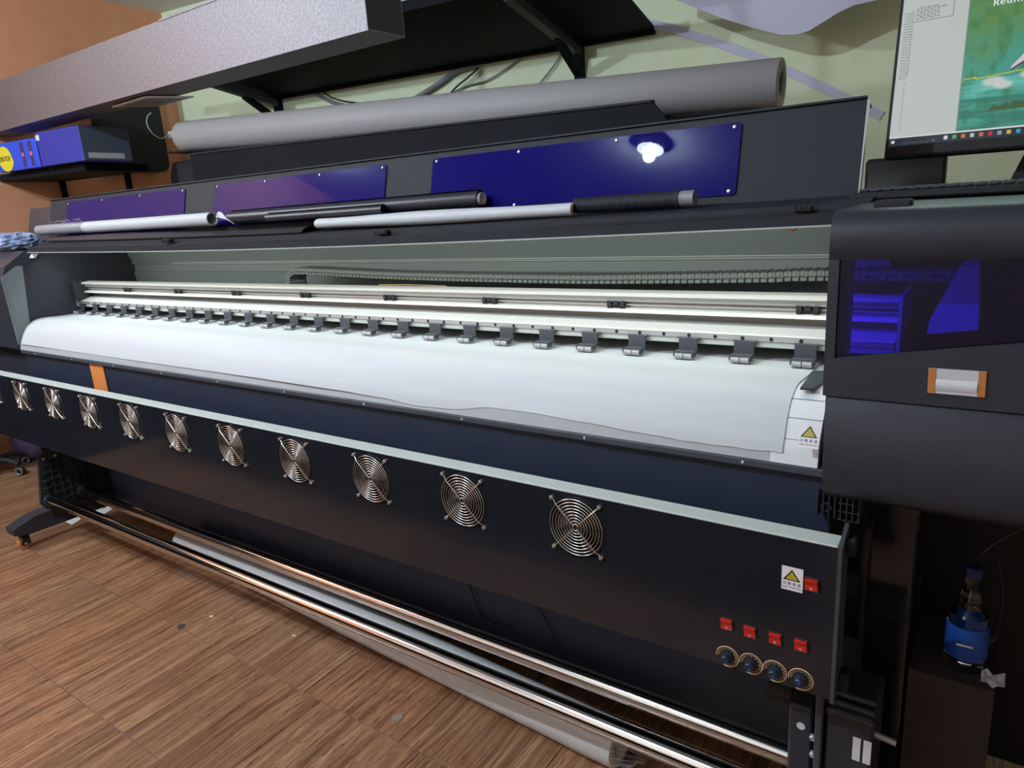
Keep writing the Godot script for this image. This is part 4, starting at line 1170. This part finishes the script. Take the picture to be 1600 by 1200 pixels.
# ---------------------------------------------------------------- overhead
func build_overhead() -> void:
	# galvanised duct
	var h := 0.615
	var fr_ := py_(575, 47, h)
	var rr := py_(645, 56, h)
	var z0 := fr_.z
	var z1 := rr.z
	var y1 := pz(335, 0, z0).y
	var d := thing("metal_duct", "galvanised sheet metal duct with square end running above the printer", "duct", Vector3(-3.5, EYE + h, (z0 + z1) * 0.5))
	var x0 := -5.34
	var y0 := EYE + h
	part("front_sheet", G.new().span(Vector3(x0, y0, z0 - 0.002), Vector3(fr_.x, y1, z0), 0.0), M.galv, d)
	part("bottom_sheet", G.new().span(Vector3(x0, y0, z1), Vector3(fr_.x, y0 + 0.002, z0 - 0.002)), M.galv, d)
	part("back_sheet", G.new().span(Vector3(x0, y0 + 0.002, z1), Vector3(fr_.x, y1, z1 + 0.002)), M.galv, d)
	part("top_sheet", G.new().span(Vector3(x0, y1 - 0.002, z1 + 0.002), Vector3(fr_.x, y1, z0 - 0.002)), M.galv, d)
	part("end_cap", G.new().span(Vector3(fr_.x - 0.003, y0 + 0.002, z1 + 0.002), Vector3(fr_.x - 0.001, y1 - 0.002, z0 - 0.002)), M.bracket, d)
	part("end_flange", G.new().span(Vector3(fr_.x - 0.001, y0 - 0.001, z1 - 0.001), Vector3(fr_.x + 0.001, y0 + 0.005, z0 + 0.001)).span(Vector3(fr_.x - 0.001, y0, z0 - 0.003), Vector3(fr_.x + 0.0012, y1, z0 + 0.0012)), M.galv, d)
	part("top_seam", G.new().span(Vector3(-3.2, y1 - 0.004, z0), Vector3(fr_.x, y1 + 0.004, z0 + 0.004)), M.galv, d)
	for x in [-2.4]:
		part("hanger_strap", G.new().span(Vector3(x - 0.015, y1, (z0 + z1) * 0.5 - 0.002), Vector3(x + 0.015, 2.97, (z0 + z1) * 0.5 + 0.002)), M.galv, d)
	# white plate under the duct
	var A := py_(175, 166, h - 0.006)
	var B := py_(227, 150, h - 0.006)
	var C := py_(303, 150, h - 0.006)
	var D := py_(250, 164, h - 0.006)
	var t := thing("white_plate", "thin white square plate with speckled grey face fixed under the metal duct", "plate", (A + C) * 0.5)
	part("plate_rim", G.new().sheet([[A, D], [B, C]], Vector3(0, 0.006, 0)), M.white, t)
	var ctr := (A + B + C + D) * 0.25
	var f := 0.8
	var dn := Vector3(0, -0.0062, 0)
	part("plate_face", G.new().sheet([[ctr + (A - ctr) * f + dn, ctr + (D - ctr) * f + dn], [ctr + (B - ctr) * f + dn, ctr + (C - ctr) * f + dn]], Vector3(0, 0.001, 0)), speckled(rgb(120, 120, 118), rgb(196, 194, 188), 0.8, 30.0), t)
	# wall shelf
	var sh := thing("wall_shelf", "dark wide shelf board on steel brackets high on the green wall", "shelf", pw(905, 90, 0.05))
	var R0 := pw(1022, 46, 0.05)
	var L0 := pw(180, 195, 0.05)
	L0 = R0 - WU * 3.0
	var out := WN * 0.86 + Vector3(0, 0.13, 0)
	part("board", G.new().sheet([[L0, R0], [L0 + out, R0 + out]], Vector3(0, -0.018, 0)), M.shelf, sh)
	part("front_lip", G.new().sheet([[L0 + out, R0 + out], [L0 + out + Vector3(0, -0.03, 0), R0 + out + Vector3(0, -0.03, 0)]], WN * 0.012), M.shelf, sh)
	part("rear_batten", G.new().sheet([[L0 - WN * 0.0, R0], [L0 + Vector3(0, -0.02, 0), R0 + Vector3(0, -0.02, 0)]], WN * 0.03), M.shelf, sh)
	for px in [905.0, 432.0]:
		var top := pw(px, 92.0 if px > 800.0 else 150.0, 0.03)
		top.y = R0.y - 0.02
		var bs := Basis(WU, Vector3.UP, WN)
		part("bracket_post", G.new().box(top + Vector3(0, -0.18, 0) - WN * 0.0, Vector3(0.05, 0.44, 0.05), 0.003, bs), M.shelf, sh)
		var ax := out.normalized()
		var bb := Basis(WU, ax.cross(WU), ax)
		part("bracket_arm", G.new().box(top + WN * 0.42 + Vector3(0, 0.035, 0), Vector3(0.05, 0.045, 0.86), 0.003, bb), M.bracket, sh)
		var st := top + WN * 0.02 + Vector3(0, -0.14, 0)
		var en := top + WN * 0.30 + Vector3(0, 0.0, 0)
		var sx := (en - st).normalized()
		part("bracket_strut", G.new().box((st + en) * 0.5, Vector3(0.045, 0.035, (en - st).length()), 0.003, Basis(WU, sx.cross(WU), sx)), M.shelf, sh)
	# lilac banner hanging from above
	var rows := []
	var edge := [[1040, -6], [1085, 12], [1130, 29], [1175, 42], [1220, 53], [1245, 53], [1265, 48], [1290, 34], [1310, 22], [1335, 10], [1390, -4]]
	for q in edge:
		var p := pw(q[0], q[1], 0.34)
		var row := []
		for j in 6: row.append(p + Vector3(0, (1.72 + EYE - p.y) * 0 + 0.16 * j, 0) + WN * (0.02 * sin(q[0] * 0.02) + 0.03 * j + 0.012 * sin(j * 1.3 + q[0] * 0.03)))
		rows.append(row)
	var lp: Vector3 = rows[5][0]
	var gl := G.new(lp); gl.sheet(rows, WN * 0.002)
	solo("hanging_banner", gl, M.lilac, "pale lilac sheet sagging over the green wall beside the shelf", "banner")
	# white trunking sloping down the wall
	var tr := []
	for q in [[1012, 37, 0.05], [1045, 43, 0.03], [1080, 54, 0.012], [1130, 70, 0.012], [1200, 96, 0.012], [1235, 113, 0.012], [1300, 143, 0.012], [1378, 181, 0.012]]: tr.append(pw(q[0], q[1], q[2]))
	var fine := smooth_line(tr, 4)
	var rows2 := []
	for i in fine.size():
		var dd: Vector3 = (fine[mini(i + 1, fine.size() - 1)] - fine[maxi(i - 1, 0)]).normalized()
		var side := dd.cross(WN).normalized() * 0.021
		rows2.append([fine[i] - side, fine[i] + side])
	var gt := G.new(fine[0]); gt.sheet(rows2, WN * 0.012, 0xFFFFFFFF)
	solo("cable_trunking", gt, M.lilac, "flat grey cable trunking sloping down the green wall behind the big roll", "trunking")
	# cables
	cable("cable_bundle", [[752, 98], [735, 104], [712, 112], [690, 128], [668, 142], [645, 156], [620, 166]], 0.03, 0.016, M.cable_grey, "thick grey flat cable bundle drooping from the shelf to the big roll")
	cable("cable", [[748, 106], [730, 122], [715, 134], [702, 148]], 0.05, 0.006, M.cable_dark, "thin black cable beside the thick grey bundle below the shelf")
	cable("cable", [[818, 88], [790, 108], [760, 126], [730, 134], [705, 146]], 0.02, 0.0045, M.cable_grey, "thin grey cable sagging in a loop below the shelf")
	cable("cable", [[878, 80], [870, 96], [858, 112], [842, 132]], 0.02, 0.0045, M.cable_grey, "thin grey cable beside the shelf bracket post")
	cable("cable_bundle", [[485, 142], [500, 150], [520, 160], [545, 166]], 0.03, 0.012, M.cable_grey, "short grey cable bundle below the far end of the shelf")
	cable("cable", [[505, 144], [525, 155], [560, 161], [590, 160]], 0.02, 0.005, M.cable_dark, "thin black cable near the short grey bundle below the shelf")
func cable(called: String, pts: Array, off: float, r: float, m: Material, label: String) -> void:
	var p := []
	for q in pts: p.append(pw(q[0], q[1], off))
	var g := G.new(p[0]); g.tube(smooth_line(p, 5), r, 8)
	solo(called, g, m, label, "cable")

# ---------------------------------------------------------------- left corner
func build_left_corner() -> void:
	var bs := Basis(WU, Vector3.UP, WN)
	var y := 0.375
	var fa := py_(0, 277, y)
	var fb := py_(133, 255, y)
	var f0 := fb - WU * 0.95
	var c := (f0 + fb) * 0.5 - WN * 0.2 + Vector3(0, -0.02, 0)
	var sh := thing("side_shelf", "dark narrow shelf on the orange wall carrying blue cartons", "shelf", c)
	part("board", G.new().box(c, Vector3(0.95, 0.045, 0.42), 0.003, bs), M.shelf, sh)
	for x in [-0.4, 0.3]:
		part("bracket", G.new().box(c + WU * x + Vector3(0, -0.08, -0.0) - WN * 0.17, Vector3(0.03, 0.12, 0.03), 0.002, bs), M.shelf, sh)
	# cartons
	var pa := pw(0, 0, 0)
	var ez := fb.z
	var xa := py_(62, 262, y)
	var dirn := WU
	var sA := xa
	var b1 := xa - WU * 0.225 - WN * 0.16 + Vector3(0, 0.0875, 0)
	var t1 := thing("carton", "bright blue carton with yellow oval badge on the side shelf", "carton", b1 - Vector3(0, 0.0825, 0))
	part("box", G.new().box(b1, Vector3(0.44, 0.165, 0.30), 0.003, bs), mat(rgb(36, 74, 206), 0.45), t1)
	var ov := G.new()
	var oc := py_(12, 240, y + 0.12); oc = b1 + WU * (-0.13) + WN * 0.1515 + Vector3(0, -0.01, 0)
	var poly := PackedVector2Array()
	for k in 28:
		var a := TAU * k / 28
		poly.append(Vector2(cos(a) * 0.08 + (0.012 if sin(a) < 0 else 0.0), sin(a) * 0.074))
	ov.prism(poly, Transform3D(bs, oc), 0.0015)
	part("badge", ov, mat(rgb(214, 200, 48), 0.45), t1, "yellow oval badge")
	letters("INTEX", 0.04, mat(rgb(50, 46, 20), 0.5), t1, Transform3D(bs, oc + WN * 0.0018 - WU * 0.055 + Vector3(0, 0.0, 0)))
	for k in 2:
		var sg := G.new()
		sg.box(b1 + WU * (0.07 + 0.085 * k) + WN * 0.1508, Vector3(0.03, 0.14, 0.0012), 0.0, bs)
		part("print_strip", sg, mat(rgb(58, 44, 74), 0.5), t1)
		part("print_mark", G.new().box(b1 + WU * (0.07 + 0.085 * k) + WN * 0.1516 + Vector3(0, 0.0, 0), Vector3(0.022, 0.022, 0.0012), 0.0, bs), mat(rgb(214, 96, 110), 0.5), t1)
	var w2 := (fb - xa).dot(WU) + 0.11
	var b2 := xa + WU * (w2 * 0.5 + 0.002) - WN * 0.16 + Vector3(0, 0.1, 0)
	var t2 := thing("carton", "dark blue carton with grey printed end on the side shelf", "carton", b2 - Vector3(0, 0.095, 0))
	part("box", G.new().box(b2, Vector3(w2 - 0.02, 0.19, 0.30), 0.003, bs), mat(rgb(40, 50, 150), 0.45), t2)
	part("grey_panel", G.new().box(b2 + WU * (w2 * 0.5 - 0.0095), Vector3(0.0014, 0.18, 0.29), 0.0, bs), mat(rgb(84, 92, 110), 0.45), t2)
	part("white_label", G.new().box(b2 + WU * (w2 * 0.5 - 0.0085) + WN * 0.01 + Vector3(0, -0.065, 0), Vector3(0.0012, 0.03, 0.22), 0.0, bs), M.media, t2)
	part("white_mark", G.new().box(b2 - WU * (w2 * 0.44) + WN * 0.1512 + Vector3(0, 0.065, 0), Vector3(0.035, 0.03, 0.0012), 0.0, bs), M.media, t2)
	# black padded case on the side wall
	var q1 := pl(172, 268, 0.1)
	var q2 := pl(266, 262, 0.1)
	var top := pl(200, 150, 0.1).y + 0.25
	var cc := (q1 + q2) * 0.5
	var len := (q2 - q1).length()
	var kb := G.new(Vector3(cc.x, q1.y, cc.z))
	var dz := Vector3(q2.x - q1.x, 0, q2.z - q1.z).normalized()
	var poly2 := PackedVector2Array()
	for k in 7:
		var a := deg_to_rad(180 + 15.0 * k); poly2.append(Vector2(0.07 + cos(a) * 0.07, 0.07 + sin(a) * 0.07))
	for k in 7:
		var a := deg_to_rad(270 + 15.0 * k); poly2.append(Vector2(len - 0.07 + cos(a) * 0.07, 0.07 + sin(a) * 0.07))
	poly2.append(Vector2(len, top - q1.y)); poly2.append(Vector2(0.0, top - q1.y))
	var fx := Transform3D(Basis(dz, Vector3.UP, dz.cross(Vector3.UP)), Vector3(q1.x, q1.y, q1.z))
	kb.prism(poly2, fx, -0.1 if fx.basis.z.dot(WU) > 0 else 0.1)
	solo("black_case", kb, mat(rgb(26, 28, 34), 0.7), "big black padded case with rounded corners hung on the orange wall", "case")
	var bx := pz(268, 284, -2.6)
	var by := pz(332, 244, -2.6)
	solo("black_bin", G.new(Vector3((bx.x + by.x) * 0.5, 0.0, -2.7)).prism(P2([bx.x + 0.03, -EYE, by.x, -EYE, by.x, by.y - EYE, bx.x + 0.05, by.y - EYE, bx.x, by.y - EYE - 0.08, bx.x, bx.y - EYE]), Transform3D(Basis.IDENTITY, Vector3(0, EYE, -2.75)), 0.15), mat(rgb(28, 30, 32), 0.7), "tall black box standing behind the lid under the big roll's far end", "box")
	# white adapter with its lead at the far end of the big roll
	var ad := pl(275, 211, 0.12)
	var t := thing("power_adapter", "small white power adapter with looping lead beside the big roll's far end", "adapter", ad)
	part("adapter_body", G.new().box(ad, Vector3(0.05, 0.05, 0.11), 0.006, bs), M.white, t)
	var ld := []
	for q in [[268, 208], [258, 214], [250, 216], [238, 208], [230, 195], [230, 183], [236, 176]]: ld.append(pl(q[0], q[1], 0.13))
	part("lead", G.new().tube(smooth_line(ld, 5), 0.004, 6), M.media, t)
	# crumpled plastic bag on the left housing
	var n := FastNoiseLite.new(); n.seed = 8; n.frequency = 7.0
	var bc := V(-3.66, -0.03, -1.36)
	var g := G.new(bc - Vector3(0, 0.03, 0))
	var R := []
	for i in 15:
		var row := []
		for k in 29:
			var ph := PI * i / 14.0
			var th := TAU * (k % 28) / 28.0
			var dd := Vector3(sin(ph) * cos(th), cos(ph), sin(ph) * sin(th))
			var rr := 1.0 + 0.32 * n.get_noise_3dv(dd * 0.6) + 0.18 * absf(n.get_noise_3dv(dd * 1.6 + Vector3(5, 0, 0)))
			var v := bc + dd * rr * Vector3(0.16, 0.04, 0.09)
			v.y = maxf(v.y, EYE - 0.062)
			row.append(v)
		R.append(row)
	for i in 14:
		for k in 28: g.qn(R[i][k], R[i][k + 1], R[i + 1][k + 1], R[i + 1][k], (R[i][k] + R[i + 1][k + 1]) * 0.5 - bc)
	solo("plastic_bag", g, mat(rgb(128, 146, 178), 0.25), "crumpled bluish plastic bag on the printer's left end housing", "bag")

# ---------------------------------------------------------------- on the floor and below
func build_floor_things() -> void:
	# wrapped roll on the floor
	var a := V(-2.85, -1.3405, -1.435)
	var b := V(-0.69, -1.3405, -1.319)
	var t := thing("wrapped_roll", "long white roll wrapped in clear film lying on the floor under the chrome tubes", "media roll", Vector3(a.x, 0, a.z))
	part("wound_paper", _zero(roll_mesh(a, b, 0.057, 0.057, 0.022)), M.white, t)
	var fr := frame_to(a, b - a)
	var L := (b - a).length()
	var n := FastNoiseLite.new(); n.seed = 21; n.frequency = 1.0
	var g := G.new()
	var R := []
	for i in 121:
		var row := []
		for k in 25:
			var th := TAU * (k % 24) / 24.0
			var f := i / 120.0
			var rr := 0.0574 + 0.0022 * absf(n.get_noise_3d(f * 110.0, cos(th) * 3.0, sin(th) * 3.0)) + 0.004 * maxf(0.0, n.get_noise_3d(f * 26.0 + 40.0, cos(th) * 1.5, sin(th) * 1.5))
			row.append(fr * Vector3(cos(th) * rr, L * f, sin(th) * rr))
		R.append(row)
	for i in 120:
		for k in 24: g.qn(R[i][k], R[i][k + 1], R[i + 1][k + 1], R[i + 1][k], (R[i][k] + R[i + 1][k + 1]) * 0.5 - fr * Vector3(0, L * i / 120.0, 0), 1)
	part("clear_film", g, M.film, t, "crinkled clear plastic wrapping")
	var rng := RandomNumberGenerator.new(); rng.seed = 6
	var tg := G.new()
	for k in 16:
		var th := TAU * k / 16.0
		var pts := []
		for j in 6: pts.append(b + (b - a).normalized() * (0.014 * j) + fr.basis * Vector3(cos(th), 0, sin(th)) * (0.054 - 0.008 * j + rng.randf_range(-0.006, 0.004)))
		for p in pts.size(): pts[p].y = maxf(pts[p].y, 0.004)
		tg.tube(pts, 0.0014, 5)
	part("bunched_film_end", tg, M.film, t, "bunched clear film at the end")
	# paper scraps
	var scraps := [[[98, 812], [118, 802], [127, 811], [112, 820]], [[140, 793], [155, 789], [163, 796], [152, 801]], [[154, 800], [170, 790], [175, 796], [160, 805]], [[184, 780], [196, 773], [209, 779], [196, 785]]]
	var said := ["white paper scrap on the floor beside the printer's left foot", "wider half of a torn white slip on the floor between the two chrome tubes", "narrow slanted half of a torn white slip between the two chrome tubes", "white paper scrap on the floor behind the rear chrome tube"]
	for e4 in 4:
		var p := []
		for e in scraps[e4]: p.append(py_(e[0], e[1], -1.4 + 0.0025))
		var ctr: Vector3 = (p[0] + p[2]) * 0.5
		var gs := G.new(ctr); gs.sheet([[p[0], p[1]], [p[3], p[2]]], Vector3(0, 0.0015, 0))
		solo("paper_scrap", gs, M.white, said[e4], "paper scrap", "paper scraps under the left end")
	# specks on the tiles
	for q in [[330, 963, 1.0, "pale yellow dried drop on the floor near the chipped tile joint"], [459, 993, 0.8, "pale yellow dried drop on the floor in front of the wrapped roll"]]:
		var p := py_(q[0], q[1], -1.4)
		solo("dried_drop", G.new(p).lathe([Vector2(0.009 * q[2], 0.0), Vector2(0.007 * q[2], 0.0015), Vector2(0.0, 0.002)], 12, Transform3D(Basis(Vector3(1, 0, 0), Vector3.UP, Vector3(0, 0, 0.8)), p)), mat(rgb(206, 196, 140), 0.6), q[3], "drop", "dried drops on the floor")
	var chip := []
	for q in [[276, 978], [282, 974], [290, 975], [287, 981], [279, 984]]: chip.append(py_(q[0], q[1], -1.4 + 0.0006))
	var hg := G.new(chip[0])
	for k in range(1, 4): hg.tn(chip[0], chip[k], chip[k + 1], Vector3.UP)
	for k in 5: hg.qn(chip[k], chip[(k + 1) % 5], chip[(k + 1) % 5] - Vector3(0, 0.0006, 0), chip[k] - Vector3(0, 0.0006, 0), chip[k] - (chip[0] + chip[2]) * 0.5)
	solo("grout_chip", hg, mat(rgb(66, 58, 52), 0.9), "small dark chip filled with dirt on the tile joint", "chip")
	var sp := py_(620, 1121, -1.4)
	var sg := G.new(sp); sg.lathe([Vector2(0.0145, 0.0), Vector2(0.0135, 0.0005), Vector2(0.0, 0.0006)], 20, Transform3D(Basis.IDENTITY, sp))
	solo("floor_stain", sg, mat(rgb(136, 126, 112), 0.7), "round greyish stain on the tile in front of the wrapped roll", "stain")
	# orange patch of unknown nature, drawn as a flat strip on the navy sheet
	var c0 := pz(137, 567, -1.205)
	var c1 := pz(164, 605, -1.205)
	var oc := G.new(Vector3((c0.x + c1.x) * 0.5, c1.y, -1.206))
	oc.span(Vector3(c0.x, c1.y - 0.03, -1.212), Vector3(pz(157, 567, -1.205).x, c0.y, -1.2095))
	solo("orange_patch", oc, M.orange_patch, "narrow upright orange patch on the navy sheet above the heater panel", "card")
	# lead behind the panel
	var lead := []
	for q in [[733, 912], [742, 940], [752, 962], [768, 974], [790, 978]]: lead.append(pz(q[0], q[1], -1.488))
	var lg := G.new(lead[0]); lg.tube(smooth_line(lead, 4), 0.003, 6)
	solo("power_lead", lg, M.cable_dark, "thin black lead hanging in a curve under the heater panel", "cable")
	var lead2 := []
	for q in [[841, 947], [855, 975], [868, 1002], [880, 1025]]: lead2.append(pz(q[0], q[1], -1.488))
	var lg2 := G.new(lead2[0]); lg2.tube(smooth_line(lead2, 4), 0.0025, 6)
	solo("power_lead", lg2, M.cable_dark, "thin straight black lead under the heater panel beside the curved one", "cable")
	# box with bottle below the right housing
	var bx := G.new(V(-0.02, -1.4, -1.45))
	bx.prism(P2([-0.085, -1.39, 0.05, -1.39, 0.05, -0.905, -0.085, -0.905]), XY(-1.56), 0.22)
	solo("dark_crate", bx, mat(rgb(52, 42, 40), 0.7), "dark brown box under the right housing carrying the bottle", "box")
	var bp := V(0.0, -0.905, -1.40)
	var bt := thing("bottle", "clear bottle with blue label and dark cap standing on the dark box", "bottle", bp)
	var fx := Transform3D(Basis.IDENTITY, bp)
	part("glass", G.new().lathe([Vector2(0, 0.001), Vector2(0.031, 0.001), Vector2(0.034, 0.005), Vector2(0.034, 0.098), Vector2(0.031, 0.112), Vector2(0.02, 0.126), Vector2(0.0175, 0.134), Vector2(0.019, 0.142), Vector2(0.016, 0.152), Vector2(0.0115, 0.164), Vector2(0.011, 0.19), Vector2(0.0, 0.19)], 32, fx), M.glass, bt)
	part("blue_label", G.new().lathe([Vector2(0.0346, 0.03), Vector2(0.0346, 0.095)], 32, fx), mat(rgb(22, 70, 150), 0.45), bt, "blue paper label")
	part("cap", G.new().lathe([Vector2(0, 0.186), Vector2(0.014, 0.186), Vector2(0.014, 0.206), Vector2(0.012, 0.208), Vector2(0, 0.208)], 24, fx), mat(rgb(26, 40, 92), 0.4), bt)
	part("label_print", G.new().box(bp + Vector3(-0.002, 0.062, 0.0348), Vector3(0.026, 0.004, 0.001)), M.media, bt)
	var cp := pz(1547, 1052, -1.36)
	var rows := []
	for i in 5:
		var row := []
		for j in 5: row.append(Vector3(0.028 + 0.009 * i, EYE - 0.9035 + 0.006 * sin(i * 2.1 + j * 1.7) + 0.006, -1.39 + 0.01 * j))
		rows.append(row)
	var cg := G.new(rows[0][0]); cg.sheet(rows, Vector3(0, 0.001, 0), 0xFFFFFFFF)
	solo("crumpled_tissue", cg, M.media, "scrap of crumpled white tissue at the foot of the bottle", "tissue")
	var ca := []
	for q in [[1600, 826], [1575, 838], [1550, 852], [1533, 870], [1522, 888]]: ca.append(pz(q[0], q[1], -1.38))
	ca[4] = bp + Vector3(0.03, 0.21, -0.06); ca.append(bp + Vector3(0.05, 0.1, -0.1)); ca.append(bp + Vector3(0.045, 0.004, -0.11))
	var cg2 := G.new(ca[-1]); cg2.tube(smooth_line(ca, 4), 0.0022, 6)
	solo("dark_cable", cg2, M.cable_dark, "thin cable curving down behind the bottle", "cable")
	# stool base and purple bag beyond the left foot
	var pb := py_(38, 735, -1.4)
	var nn := FastNoiseLite.new(); nn.seed = 2; nn.frequency = 1.6
	var bc := Vector3(-5.06, 0.13, -1.72)
	var g2 := G.new(Vector3(bc.x, 0, bc.z))
	var RR := []
	for i in 13:
		var row := []
		for k in 25:
			var ph := PI * i / 12.0
			var th := TAU * (k % 24) / 24.0
			var dd := Vector3(sin(ph) * cos(th), cos(ph), sin(ph) * sin(th))
			var v := bc + dd * Vector3(0.15, 0.16, 0.12) * (1.0 + 0.25 * nn.get_noise_3dv(dd))
			v.y = maxf(v.y, 0.002)
			row.append(v)
		RR.append(row)
	for i in 12:
		for k in 24: g2.qn(RR[i][k], RR[i][k + 1], RR[i + 1][k + 1], RR[i + 1][k], (RR[i][k] + RR[i + 1][k + 1]) * 0.5 - bc, 1)
	solo("cloth_bag", g2, mat(rgb(92, 74, 104), 0.8), "slumped purple cloth bag on the floor beyond the printer's left foot", "bag")
	var st := thing("stool_base", "dark swivel stool base with silver-rimmed casters beside the purple bag", "stool", Vector3(-4.93, 0, -1.42))
	part("hub", G.new().tube([Vector3(-4.93, 0.07, -1.42), Vector3(-4.93, 0.42, -1.42)], 0.03, 14), M.rubber, st)
	part("seat", G.new().lathe([Vector2(0, 0.40), Vector2(0.16, 0.40), Vector2(0.17, 0.42), Vector2(0.16, 0.46), Vector2(0, 0.465)], 30, Transform3D(Basis.IDENTITY, Vector3(-4.93, 0, -1.42))), M.rubber, st)
	for k in 5:
		var an := TAU * k / 5.0 - 0.5
		var d := Vector3(cos(an), 0, sin(an))
		var hb := Vector3(-4.93, 0, -1.42)
		part("arm", G.new().tube([hb + Vector3(0, 0.1, 0), hb + d * 0.12 + Vector3(0, 0.095, 0), hb + d * 0.19 + Vector3(0, 0.07, 0)], 0.015, 10), M.rubber, st)
		var wc := hb + d * 0.19 + Vector3(0, 0.027, 0)
		part("caster_wheel", G.new().lathe([Vector2(0, -0.012), Vector2(0.025, -0.012), Vector2(0.027, 0), Vector2(0.025, 0.012), Vector2(0, 0.012)], 20, frame_to(wc, d.cross(Vector3.UP))), M.rubber, st)
		part("wheel_rim", G.new().tube(_circle(wc + d.cross(Vector3.UP) * 0.013, d.cross(Vector3.UP), 0.02), 0.0028, 6, false, true), M.steel, st)
	# unseen bench behind the viewer, added for the dark half mirrored in the panel
	var ct := thing("added_bench", "unseen low black bench added for its dark reflection in the heater panel", "bench", V(-2.6, -1.4, 0.45))
	part("added_bench_body", G.new().span(V(-4.35, -1.4, 0.05), V(-0.5, -0.97, 0.6), 0.004), M.shelf, ct)
	part("added_bench_top", G.new().span(V(-4.36, -0.97, 0.04), V(-0.49, -0.94, 0.61), 0.004), M.shelf, ct)
	var cu := thing("added_cupboard", "unseen black cupboard added to keep the orange side wall out of reflections", "cupboard", V(-4.95, -1.4, -0.3))  # out of view, added so panel and tubes mirror black instead of orange
	var sc := WU.dot(pw(283, 200, 0.0))
	var cg3 := room_box(sc + 0.02, sc + 0.42, 0.0, 1.66, 2.42, 4.1)
	part("added_cupboard_body", _zero(cg3), M.shelf, cu)
	part("added_cupboard_top", _zero(room_box(sc + 0.015, sc + 0.44, 1.66, 1.69, 2.4, 4.12)), M.shelf, cu)
func _circle(c: Vector3, ax: Vector3, r: float) -> Array:
	var f := frame_to(c, ax)
	var p := []
	for k in 20: p.append(f * Vector3(cos(TAU * k / 20) * r, 0, sin(TAU * k / 20) * r))
	return p
